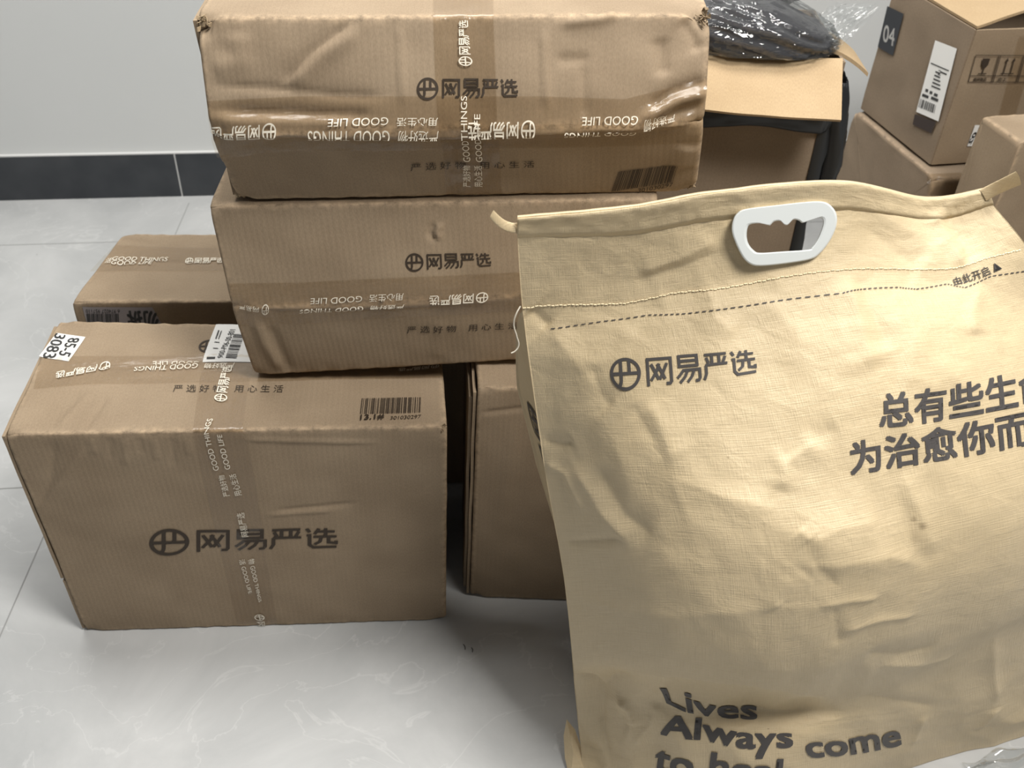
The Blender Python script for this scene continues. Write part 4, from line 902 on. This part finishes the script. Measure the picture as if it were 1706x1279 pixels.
class Net(Surf):
    def __init__(s, net):
        super().__init__(); s.net = net; s.R, s.C = net.shape[:2]; s.sign = 1.0; s.pending = []
        e = lambda n: np.concatenate([2 * n[:1] - n[1:2], n, 2 * n[-1:] - n[-2:-1]], 0)
        n = e(net); n = np.swapaxes(e(np.swapaxes(n, 0, 1)), 0, 1); s.pad = n
        s.mean_n = s.normal(np.array([.5]), np.array([.5]))[0]
        if s.mean_n @ (CAMP - net.mean((0, 1))) < 0: s.sign = -1.0; s.mean_n = -s.mean_n
        s.prep()
    def base(s, u, v):
        x = np.asarray(u, float) * (s.C - 1); y = np.asarray(v, float) * (s.R - 1)
        i = np.clip(np.floor(x).astype(int), 0, s.C - 2); j = np.clip(np.floor(y).astype(int), 0, s.R - 2)
        tx = (x - i)[..., None]; ty = (y - j)[..., None]
        rr = []
        for a in range(4):
            g = [s.pad[j + a, i + b] for b in range(4)]; rr.append(cr(*g, tx))
        return cr(*rr, ty)
    def disp(s, u, v, P):
        m = np.stack([u * .62, v * .92], -1); x, y = m[..., 0], m[..., 1]
        body = 1 - 0.75 * smoothstep((v - 0.74) / 0.06)
        foot = smoothstep((0.34 - v) / 0.08)
        wx = x + 0.05 * gnoise(x * 4, y * 4, 77); wy = y + 0.05 * gnoise(x * 4, y * 4, 78)
        d = 0.0045 * gnoise(wx * 6, wy * 3.2 + x * 2, 5) * body + 0.0062 * (ridged(wx * 5.0 + wy * 3.0, wy * 4.0 - wx * 1.5, 2) - 0.3) * body
        d += 0.0024 * (ridged(wx * 11 - wy * 4, wy * 9 + wx * 5, 12) - .3) * (0.5 + 0.5 * body) + 0.0007 * gnoise(x * 45, y * 45, 6)
        d += foot * 0.006 * (ridged(wx * 13, wy * 10, 31) - .25)
        edge = smoothstep(np.minimum(u, 1 - u) / 0.04); return d * (0.15 + 0.85 * edge)
BG = Net(NET)
# the folds seen in the photograph
def bf(p, a, w_, k='crease'): BG.fold(p, a, w_ * 1.15, k)
bf([(880, 515), (915, 548)], -0.006, 0.010); bf([(915, 548), (960, 600), (1000, 660)], 0.004, 0.014)
bf([(1060, 455), (1130, 430), (1200, 395)], 0.0045, 0.010); bf([(1050, 470), (1130, 445), (1210, 415)], -0.003, 0.007)
bf([(985, 600), (1000, 660), (1020, 680)], -0.004, 0.012); bf([(1050, 670), (1080, 720), (1112, 775)], -0.0035, 0.013); bf([(1075, 665), (1105, 720), (1130, 770)], 0.0035, 0.014)
bf([(950, 770), (1000, 850), (1050, 910)], 0.006, 0.016); bf([(985, 770), (1040, 860), (1090, 900)], -0.005, 0.014)
bf([(900, 735), (930, 742), (955, 738)], -0.004, 0.006); bf([(905, 770), (940, 790), (975, 860)], 0.003, 0.006)
bf([(935, 905), (1000, 900), (1040, 895)], -0.004, 0.006); bf([(945, 1000), (1040, 1018), (1180, 1022), (1290, 1010), (1390, 1010)], 0.0025, 0.010)
bf([(1110, 790), (1200, 825), (1300, 850)], 0.003, 0.010); bf([(1300, 820), (1310, 770), (1370, 725)], 0.0045, 0.009); bf([(1290, 770), (1350, 735), (1400, 710)], -0.003, 0.012)
bf([(1405, 455), (1425, 510), (1440, 570), (1460, 620)], 0.005, 0.012); bf([(1425, 450), (1455, 520), (1480, 590)], -0.004, 0.012)
bf([(1180, 475), (1190, 530), (1230, 560)], 0.003, 0.010); bf([(1440, 350), (1520, 385), (1580, 440)], 0.0035, 0.014); bf([(1430, 365), (1500, 420), (1540, 450)], -0.004, 0.014)
bf([(1550, 345), (1580, 400), (1610, 450)], 0.006, 0.010); bf([(1575, 345), (1605, 400), (1625, 440)], -0.006, 0.010)
bf([(1640, 470), (1620, 520), (1625, 560)], 0.004, 0.012); bf([(1490, 620), (1560, 640), (1640, 600)], 0.003, 0.02)
bf([(1480, 780), (1510, 850), (1520, 900), (1548, 945)], -0.0035, 0.016); bf([(1500, 780), (1535, 860), (1560, 930)], 0.004, 0.012)
bf([(1300, 940), (1400, 940), (1480, 925), (1545, 945)], 0.005, 0.012); bf([(1340, 905), (1400, 880), (1470, 868)], 0.0035, 0.012); bf([(1330, 880), (1350, 900)], 0.003, 0.006)
bf([(1330, 960), (1355, 935), (1400, 985)], -0.004, 0.010); bf([(1325, 955), (1290, 1000), (1300, 1010)], 0.003, 0.010)
bf([(1360, 1010), (1420, 1000), (1470, 995)], 0.003, 0.004, 'sharp'); bf([(1400, 1055), (1470, 1035), (1530, 1025)], 0.0035, 0.005); bf([(1390, 1010), (1400, 1080)], -0.003, 0.005)
bf([(1660, 1060), (1655, 1120), (1660, 1170)], 0.005, 0.008); bf([(1660, 1175), (1630, 1215)], 0.004, 0.008); bf([(1440, 1090), (1500, 1095), (1560, 1080)], -0.004, 0.010)
bf([(1460, 1110), (1540, 1105), (1590, 1095)], 0.004, 0.008); bf([(1420, 1160), (1490, 1165), (1560, 1180)], -0.003, 0.008); bf([(1540, 1190), (1520, 1240)], 0.003, 0.006)
bf([(955, 1120), (985, 1132), (1000, 1150), (1020, 1135), (1060, 1115)], -0.007, 0.008); bf([(1015, 1150), (1050, 1180), (1055, 1200), (1040, 1240)], 0.006, 0.008)
bf([(996, 1140), (1000, 1200), (1015, 1265)], -0.006, 0.006, 'sharp'); bf([(1095, 1170), (1085, 1205), (1050, 1250)], 0.006, 0.008); bf([(1030, 1160), (1060, 1210)], 0.005, 0.012)
bf([(1000, 1110), (1120, 1120), (1260, 1140), (1420, 1160)], 0.004, 0.014); bf([(1100, 1195), (1200, 1210), (1320, 1205), (1420, 1190)], 0.004, 0.010); bf([(1230, 1180), (1310, 1190), (1420, 1180)], -0.004, 0.008)
bf([(960, 1240), (1040, 1262), (1110, 1240)], -0.004, 0.010)
BG.commit()

_sp = [(BG.uv(x, y), r, a) for x, y, r, a in [(1537, 877, .005, .5), (1524, 866, .003, .4), (1527, 895, .009, .25), (1213, 762, .002, .5), (1281, 1214, .0015, .7)]]
add_stains(M['bag'], [(p[0] * .62, p[1] * .92, r, a) for p, r, a in _sp])
TBag = thing('kraft_bag', (0.4, 0.84, 0), 'big crumpled kraft bag with white plastic handle standing at the right', 'bag')
nu, nv = 320, 460
U, V = np.meshgrid(np.linspace(0, 1, nu), np.linspace(0, 1, nv), indexing='ij')
PF = BG.eval(U, V); PF[..., 2] = np.maximum(PF[..., 2], 0.001)
# handle outline in pixels, on the header
HO = [(1219, 384), (1221, 366), (1228, 355), (1242, 348), (1290, 342), (1345, 336), (1372, 336), (1386, 344), (1394, 358), (1393, 378), (1382, 402), (1366, 422), (1350, 432), (1310, 439), (1268, 443), (1250, 440), (1237, 428), (1225, 404)]
HI = [(1244, 392), (1246, 378), (1252, 373), (1268, 372), (1275, 377), (1282, 376), (1290, 369), (1300, 368), (1307, 374), (1313, 374), (1321, 366), (1330, 367), (1336, 371), (1343, 370), (1351, 364), (1364, 362), (1371, 366), (1370, 378), (1362, 398), (1352, 412), (1344, 416), (1300, 419), (1266, 421), (1256, 417), (1247, 406)]
def poly_smooth(p, n):
    p = np.array(p, float); k = len(p); t = np.linspace(0, k, n, endpoint=False); i = np.floor(t).astype(int); f = (t - i)[:, None]
    return cr(p[(i - 1) % k], p[i % k], p[(i + 1) % k], p[(i + 2) % k], f)
def inside(pts, poly):
    x, y = pts[..., 0], pts[..., 1]; r = np.zeros(x.shape, bool); n = len(poly); j = n - 1
    for i in range(n):
        xi, yi = poly[i]; xj, yj = poly[j]; c_ = ((yi > y) != (yj > y)) & (x < (xj - xi) * (y - yi) / (yj - yi + 1e-12) + xi); r ^= c_; j = i
    return r
ho = poly_smooth(HO, 160); hi = poly_smooth(HI, 160)
cpx = ho.mean(0); mid = cpx + (ho - cpx) * 0.86
Qp = proj(PF); hole = inside(Qp, mid) & (V > 0.77)
# back panel
dep = np.interp(np.linspace(0, 1, nv), np.arange(10) / 9, [0.17, 0.18, 0.19, 0.19, 0.17, 0.12, 0.06, 0.004, 0.0035, 0.0035])
PB = BG.base(U, V).copy(); PBn = PB + 0
PB[..., 1] += dep[None, :] + np.sin(U * math.pi) * dep[None, :] * 0.35
PB[..., 0] += (U - 0.5) * 2 * dep[None, :] * 0.06
PB[..., 0] += -np.interp(V, np.arange(10) / 9, [0, 0, 0, .006, .022, .024, .013, 0, 0, 0]) * (1 - U)
hdr = smoothstep((V - 0.74) / 0.04)
PB = PB * (1 - hdr[..., None]) + (PF + np.array([0, 1, 0]) * dep[None, :, None]) * hdr[..., None]
PB[..., 2] = np.maximum(PB[..., 2], 0.001)
k = nu * nv; fF = gridfaces(nu, nv); hm = hole.reshape(-1)
keep = ~(hm[fF].all(1)); fF1 = fF[keep]; fB = fF1[:, ::-1] + k
verts = [PF.reshape(-1, 3), PB.reshape(-1, 3)]; faces = [list(f) for f in fF1] + [list(f) for f in fB]
uvs = [np.stack([U * .62, V * .92], -1).reshape(-1, 2)] * 2; base_i = 2 * k
def gusset(col, sgn, seed):
    global base_i
    ng = 14; a = PF[col]; b = PB[col]; t_ = np.linspace(0, 1, ng + 2)[1:-1]
    G = a[None] * (1 - t_[:, None, None]) + b[None] * t_[:, None, None]
    inn = np.sin(t_ * math.pi)[:, None] * dep[None, :] * 0.10 * smoothstep(np.linspace(0, 1, nv) / .3)[None]
    G[..., 0] += -sgn * inn + 0.003 * gnoise(t_[:, None] * 4 + np.zeros((1, nv)), np.linspace(0, 14, nv)[None] + np.zeros((ng, 1)), seed) * (dep[None] > .02)
    verts.append(G.reshape(-1, 3)); uvs.append(np.stack(np.broadcast_arrays(t_[:, None] * .2, np.linspace(0, .92, nv)[None]), -1).reshape(-1, 2))
    cols = [[col * nv + j for j in range(nv)]] + [[base_i + q * nv + j for j in range(nv)] for q in range(ng)] + [[k + col * nv + j for j in range(nv)]]
    base_i += ng * nv
    for q in range(len(cols) - 1):
        for j in range(nv - 1):
            f = [cols[q][j], cols[q + 1][j], cols[q + 1][j + 1], cols[q][j + 1]]; faces.append(f if sgn < 0 else f[::-1])
    return G
GL = gusset(0, -1, 4); gusset(nu - 1, 1, 5)
for i in range(nu - 1):   # close the top seam and the bottom
    a = i * nv + nv - 1; faces.append([a, a + nv, a + nv + k, a + k]); a = i * nv; faces.append([a, a + k, a + nv + k, a + nv])
make('bag_body', np.concatenate(verts), faces, M['bag'], TBag, np.concatenate(uvs))

# top binding: doubled strip along the seam, and the fold edge below
vt = [BG.uv(*p)[1] for p in [(862, 366), (862, 392)]]
def band(name, v0f, v1f, off, m, u0=0.0, u1=1.0, nvv=8, n=220, back=False):
    u = np.linspace(u0, u1, n); v0 = v0f(u); v1 = v1f(u); w_ = np.linspace(0, 1, nvv)
    UU = np.repeat(u[:, None], nvv, 1); VV = v0[:, None] * (1 - w_) + v1[:, None] * w_
    o_ = off * (0.35 + 0.65 * np.sin(np.clip(w_ * 1.15, 0, 1) * math.pi) ** .4)[None]
    nrm = BG.normal(UU, VV); P = BG.eval(UU, VV) + nrm * (off + 0.0008 * gnoise(UU * 40, VV * 30, 3)[..., None])
    P[:, 0] -= nrm[:, 0] * (off * 0.8)
    o = make(name, P.reshape(-1, 3), gridfaces(n, nvv), m, TBag, np.stack([UU * .62, VV * .92], -1).reshape(-1, 2)); md = o.modifiers.new('t', 'SOLIDIFY'); md.thickness = 0.0008; md.offset = -1
    return o
band('seam_binding', lambda u: 8.0 / 9 + 0 * u + 0.003 * np.sin(u * 9), lambda u: 1.0 + 0 * u, 0.0022, M['bag'])
def tab(name, pts, m=M['bag']):
    """short folded end of the binding: closed flat tube through pixel/depth stations (lower, upper)"""
    V = []; n = len(pts)
    for (ax, ay, bx, by, y) in pts:
        a = aty(ax, ay, y); b = aty(bx, by, y + .004); nn = np.array([0, -0.7, 0.7]) * 0.0022
        V += [a, (a + b) / 2 + nn * 1.5, b, (a + b) / 2 - nn]
    F = []
    for q in range(n - 1):
        for r_ in range(4): F.append([4 * q + r_, 4 * q + (r_ + 1) % 4, 4 * q + 4 + (r_ + 1) % 4, 4 * q + 4 + r_])
    o = make(name, V, F, m, TBag, np.array([(v[0], v[2]) for v in V])); o.modifiers.new('s', 'SUBSURF').levels = 2; o.modifiers['s'].render_levels = 2
    return o
tab('binding_end', [(866, 394, 864, 366, .788), (852, 392, 853, 368, .786), (838, 388, 840, 362, .780), (824, 378, 832, 355, .774), (814, 366, 824, 347, .770)])
tab('binding_end', [(1645, 340, 1628, 312, .860), (1662, 330, 1645, 303, .858), (1680, 322, 1664, 294, .853), (1703, 313, 1690, 280, .846)])
# stitched line where the header meets the body
def along(pxs, n):
    uvp = np.array([BG.uv(*p) for p in pxs]); return interp_poly(uvp, np.linspace(0, 1, n))
st = along([(871, 513), (960, 507), (1040, 505), (1120, 488), (1200, 480), (1300, 462), (1400, 450), (1500, 447), (1590, 447), (1640, 431), (1700, 416)], 133)
def threadline(name, st, gapr, w_, m, off, jit=0.0):
    V = []; F = []
    for q in range(0, len(st) - 1):
        a, b = st[q], st[q + 1]; b = a + (b - a) * gapr
        pa = BG.eval(a[0:1], a[1:2] + jit * math.sin(q * 2.3), off)[0]; pb = BG.eval(b[0:1], b[1:2] + jit * math.sin(q * 2.3 + 1), off)[0]
        nn = BG.normal(a[0:1], a[1:2])[0]; d = pb - pa; s_ = np.cross(nn, d); s_ /= np.linalg.norm(s_) + 1e-9
        i = len(V); V += [pa - s_ * w_ / 2, pb - s_ * w_ / 2, pb + s_ * w_ / 2, pa + s_ * w_ / 2, (pa * .8 + pb * .2) + nn * w_ * .6, (pa * .2 + pb * .8) + nn * w_ * .6]
        F += [[i, i + 1, i + 5, i + 4], [i + 3, i + 4, i + 5, i + 2], [i, i + 4, i + 3], [i + 1, i + 2, i + 5]]
    return make(name, V, F, m, TBag, smooth=False)
threadline('stitching', st, 0.86, 0.0013, M['stitch'], 0.0006, 0.0006)
ds = along([(918, 547), (1000, 535), (1080, 524), (1140, 522), (1215, 513), (1300, 500), (1400, 490), (1440, 481), (1500, 477), (1530, 480), (1580, 471), (1610, 478), (1650, 460), (1710, 451)], 85)
V = []; F = []
for q in range(len(ds) - 1):
    a = ds[q]; b = a + (ds[q + 1] - a) * 0.58; i = len(V); dvv = 0.0009
    for (p, sg) in ((a, -1), (b, -1), (b, 1), (a, 1)): V.append(BG.eval(p[0:1], p[1:2] + sg * dvv, 0.0009)[0])
    F.append([i, i + 1, i + 2, i + 3])
make('printed_dashed_line', V, F, M['bagink'], TBag, smooth=False)

decal('printed_logo', BG, LOGO, [(1019, 652), (1140, 641), (1262, 622)], [(1016, 596), (1140, 589), (1258, 579)], M['bagink'], TBag, 0.0008, 40, 8)
HB = 0.024
decal('printed_slogan', BG, shape_text('总有些生命', HB), [(1465, 715), (1590, 698), (1752, 668)], [(1462, 656), (1585, 640), (1744, 606)], M['bagink'], TBag, 0.0009, 50, 10)
decal('printed_slogan', BG, shape_text('为治愈你而来', HB), [(1418, 793), (1560, 769), (1776, 728)], [(1413, 736), (1555, 712), (1768, 668)], M['bagink'], TBag, 0.0009, 50, 10)
decal('printed_slogan', BG, shape_text('Lives', 0.02), [(1110, 1172), (1150, 1186), (1200, 1197), (1262, 1199)], [(1099, 1143), (1142, 1154), (1198, 1166), (1264, 1175)], M['bagink'], TBag, 0.0010, 24, 8)
decal('printed_slogan', BG, shape_text('Always', 0.025), [(1098, 1238), (1170, 1248), (1250, 1262), (1322, 1258)], [(1104, 1186), (1175, 1196), (1250, 1212), (1322, 1214)], M['bagink'], TBag, 0.0010, 40, 10)
decal('printed_slogan', BG, shape_text('come', 0.025), [(1344, 1262), (1400, 1258), (1450, 1250), (1502, 1240)], [(1340, 1236), (1398, 1232), (1450, 1222), (1500, 1216)], M['bagink'], TBag, 0.0010, 30, 8)
decal('printed_slogan', BG, shape_text('to heal', 0.025), [(1086, 1288), (1170, 1297), (1300, 1300)], [(1090, 1246), (1175, 1250), (1305, 1262)], M['bagink'], TBag, 0.0010, 30, 8)
decal('printed_opening_note', BG, shape_text('由此开启 ▲', 0.01), [(1594, 474), (1610, 471), (1669, 449)], [(1588, 462), (1604, 457), (1660, 434)], M['bagink'], TBag, 0.0012, 20, 4)

# text on the gusset
class GridSurf(Surf):
    def __init__(s, G):
        super().__init__(); s.G = G; s.sign = 1.0; s.pending = []; s.mean_n = np.array([-1, 0, 0.])
        n = s.normal(np.array([.5]), np.array([.5]))[0]; s.sign = 1.0 if n[0] < 0 else -1.0; s.prep()
    def base(s, u, v):
        a, b = s.G.shape[:2]; x = np.clip(np.asarray(u, float), 0, 1) * (a - 1); y = np.clip(np.asarray(v, float), 0, 1) * (b - 1)
        i = np.clip(np.floor(x).astype(int), 0, a - 2); j = np.clip(np.floor(y).astype(int), 0, b - 2); fx = (x - i)[..., None]; fy = (y - j)[..., None]
        return (s.G[i, j] * (1 - fx) + s.G[i + 1, j] * fx) * (1 - fy) + (s.G[i, j + 1] * (1 - fx) + s.G[i + 1, j + 1] * fx) * fy
GS = GridSurf(GL)
V_, F_ = cut(*shape_text('网易严选', 0.01)[:2], 16, 4)
uq = 0.52 + 0.34 * V_[:, 1]; vq = 0.56 - 0.20 * V_[:, 0]
make('printed_logo', GS.eval(uq, vq, 0.0012), F_, M['bagink'], TBag, smooth=False)

# white plastic handle
hu = BG.uv(1306, 390); hc = BG.base(hu[0:1], hu[1:2])[0]
pl = [BG.uv(*p) for p in [(1222, 395), (1392, 372), (1306, 340), (1306, 441)]]; q = [BG.base(p[0:1], p[1:2])[0] for p in pl]
hx = q[1] - q[0]; hy = q[2] - q[3]; hn = np.cross(hx, hy); hn /= np.linalg.norm(hn)
if hn @ (CAMP - hc) < 0: hn = -hn
def onplane(p, off):
    d = ray(*p); o = hc + hn * off; t_ = ((o - CAMP) @ hn) / (d @ hn); return CAMP + d * t_
def ringpts(po, off, shrink=0.0):
    c_ = po.mean(0); return [onplane(c_ + (p - c_) * (1 - shrink), off) for p in po]
def handle(side):
    f0 = 0.001 if side > 0 else -0.006; f1 = 0.0075 if side > 0 else -0.011
    rs = []
    hh = (f0, f1)
    prof = [(ho, 0.0, hh[0]), (ho, 0.0, hh[0] * .35 + hh[1] * .65), (ho, 0.012, hh[0] * .08 + hh[1] * .92), (ho, 0.035, hh[1]), (hi, -0.07, hh[1]), (hi, -0.02, hh[0] * .1 + hh[1] * .9), (hi, 0.0, hh[0] * .4 + hh[1] * .6), (hi, 0.0, hh[0])]
    # inner outline must be matched in angle to the outer one
    V = []; n = 160; co = ho.mean(0)
    for po, shr, off in prof:
        V += ringpts(po, off, shr)
    F = []
    m_ = len(prof)
    for a in range(m_ - 1):
        for j_ in range(n): F.append([a * n + j_, a * n + (j_ + 1) % n, (a + 1) * n + (j_ + 1) % n, (a + 1) * n + j_])
    for j_ in range(n): F.append([(m_ - 1) * n + j_, (m_ - 1) * n + (j_ + 1) % n, (j_ + 1) % n, j_])
    bm = bmesh.new(); vv = [bm.verts.new(tuple(v)) for v in V]
    for f in F:
        try: bm.faces.new([vv[i] for i in f])
        except Exception: pass
    return bmobj('handle', bm, M['plastic'], TBag)
def match(po, pi, n=160):
    """resample both outlines by angle around a common centre"""
    c_ = pi.mean(0); A = np.linspace(0, 2 * math.pi, n, endpoint=False); out = []
    for p in (po, pi):
        d = p - c_; an = np.unwrap(np.arctan2(d[:, 1], d[:, 0]))
        if an[-1] < an[0]: p = p[::-1]; d = p - c_; an = np.unwrap(np.arctan2(d[:, 1], d[:, 0]))
        p3 = np.concatenate([p, p, p]); a3 = np.concatenate([an - 2 * math.pi, an, an + 2 * math.pi]); base_ = an[0]
        t_ = base_ + np.mod(A - base_, 2 * math.pi)
        out.append(np.stack([np.interp(t_, a3, p3[:, 0]), np.interp(t_, a3, p3[:, 1])], 1))
    return out
ho, hi = match(poly_smooth(HO, 400), poly_smooth(HI, 400))
handle(1); handle(-1)

# loose sewing thread at the left of the stitching
def tube(name, pts, r, m, parent):
    cu = bpy.data.curves.new(name, 'CURVE'); cu.dimensions = '3D'; cu.bevel_depth = r; cu.bevel_resolution = 2
    sp = cu.splines.new('BEZIER'); sp.bezier_points.add(len(pts) - 1)
    for b, p in zip(sp.bezier_points, pts): b.co = p; b.handle_left_type = b.handle_right_type = 'AUTO'
    o = bpy.data.objects.new(name, cu); COL.objects.link(o); bpy.context.view_layer.update()
    me = bpy.data.meshes.new_from_object(o.evaluated_get(bpy.context.evaluated_depsgraph_get())); bpy.data.objects.remove(o)
    me.name = name; me.materials.clear()
    for p in me.polygons: p.use_smooth = True
    return link(name, me, m, parent)
tube('loose_thread', [tuple(aty(x, y, d)) for x, y, d in [(867, 510, .789), (860, 523, .786), (856, 540, .786), (861, 560, .786), (864, 576, .786), (858, 585, .785), (852, 588, .785)]], 0.0007, M['thread'], TBag)
# fold of the bag bottom sticking out at lower left
fp = [aty(944, 1198, .745), aty(939, 1225, .730), atz(941, 1262, 0.012), atz(950, 1300, 0.002), atz(985, 1300, 0.002), aty(968, 1245, .716), aty(958, 1215, .735)]
Vf = [*fp]; cen = np.mean(fp, 0) + np.array([0, -0.006, 0.004]); Vf.append(cen)
o = make('bottom_fold', Vf, [[i, (i + 1) % 7, 7] for i in range(7)], M['bag'], TBag, np.array([(v[0], v[2]) for v in Vf]), smooth=False); o.modifiers.new('t', 'SOLIDIFY').thickness = 0.002

# ---- crumpled plastic bag on the floor at lower right
nu, nv = 70, 40; U, V = np.meshgrid(np.linspace(0, 1, nu), np.linspace(0, 1, nv), indexing='ij')
a, b, c_, d_ = atz(1600, 1272, .001), atz(1800, 1213, .001), atz(1830, 1280, .001), atz(1640, 1330, .001)
P = (a * (1 - U[..., None]) + b * U[..., None]) * (1 - V[..., None]) + (d_ * (1 - U[..., None]) + c_ * U[..., None]) * V[..., None]
P[..., 2] += 0.003 + 0.016 * np.clip(ridged(U * 4, V * 3, 3) + .1, 0, 1) * smoothstep(np.minimum(U, V) * 8) ; P[..., 1] += 0.012 * gnoise(U * 5, V * 3, 9) * (V < .2)
TPp = thing('clear_plastic_bag', tuple(P.reshape(-1, 3).mean(0) * [1, 1, 0]), 'crumpled clear plastic bag on the floor below the kraft bag at lower right', 'plastic bag')
make('film', P.reshape(-1, 3), gridfaces(nu, nv), M['film'], TPp)
# ---- bits of lint on the floor
for i, (px, py, L_, an, lab) in enumerate([(775, 1082, .010, 1.9, 'tiny dark fibre on the floor in front of the cartons, left of the pair'), (787, 1086, .008, 1.8, 'tiny dark fibre on the floor in front of the cartons, right of the pair')]):
    p = atz(px, py, 0.0015); q_ = p + np.array([math.cos(an), math.sin(an), 0]) * L_
    o = tube('lint_fibre', [tuple(p), tuple((p + q_) / 2 + np.array([.001, 0, .001])), tuple(q_)], 0.0006, M['greyink'], None)
    o['label'] = lab; o['category'] = 'lint'; o['group'] = 'lint on the floor'
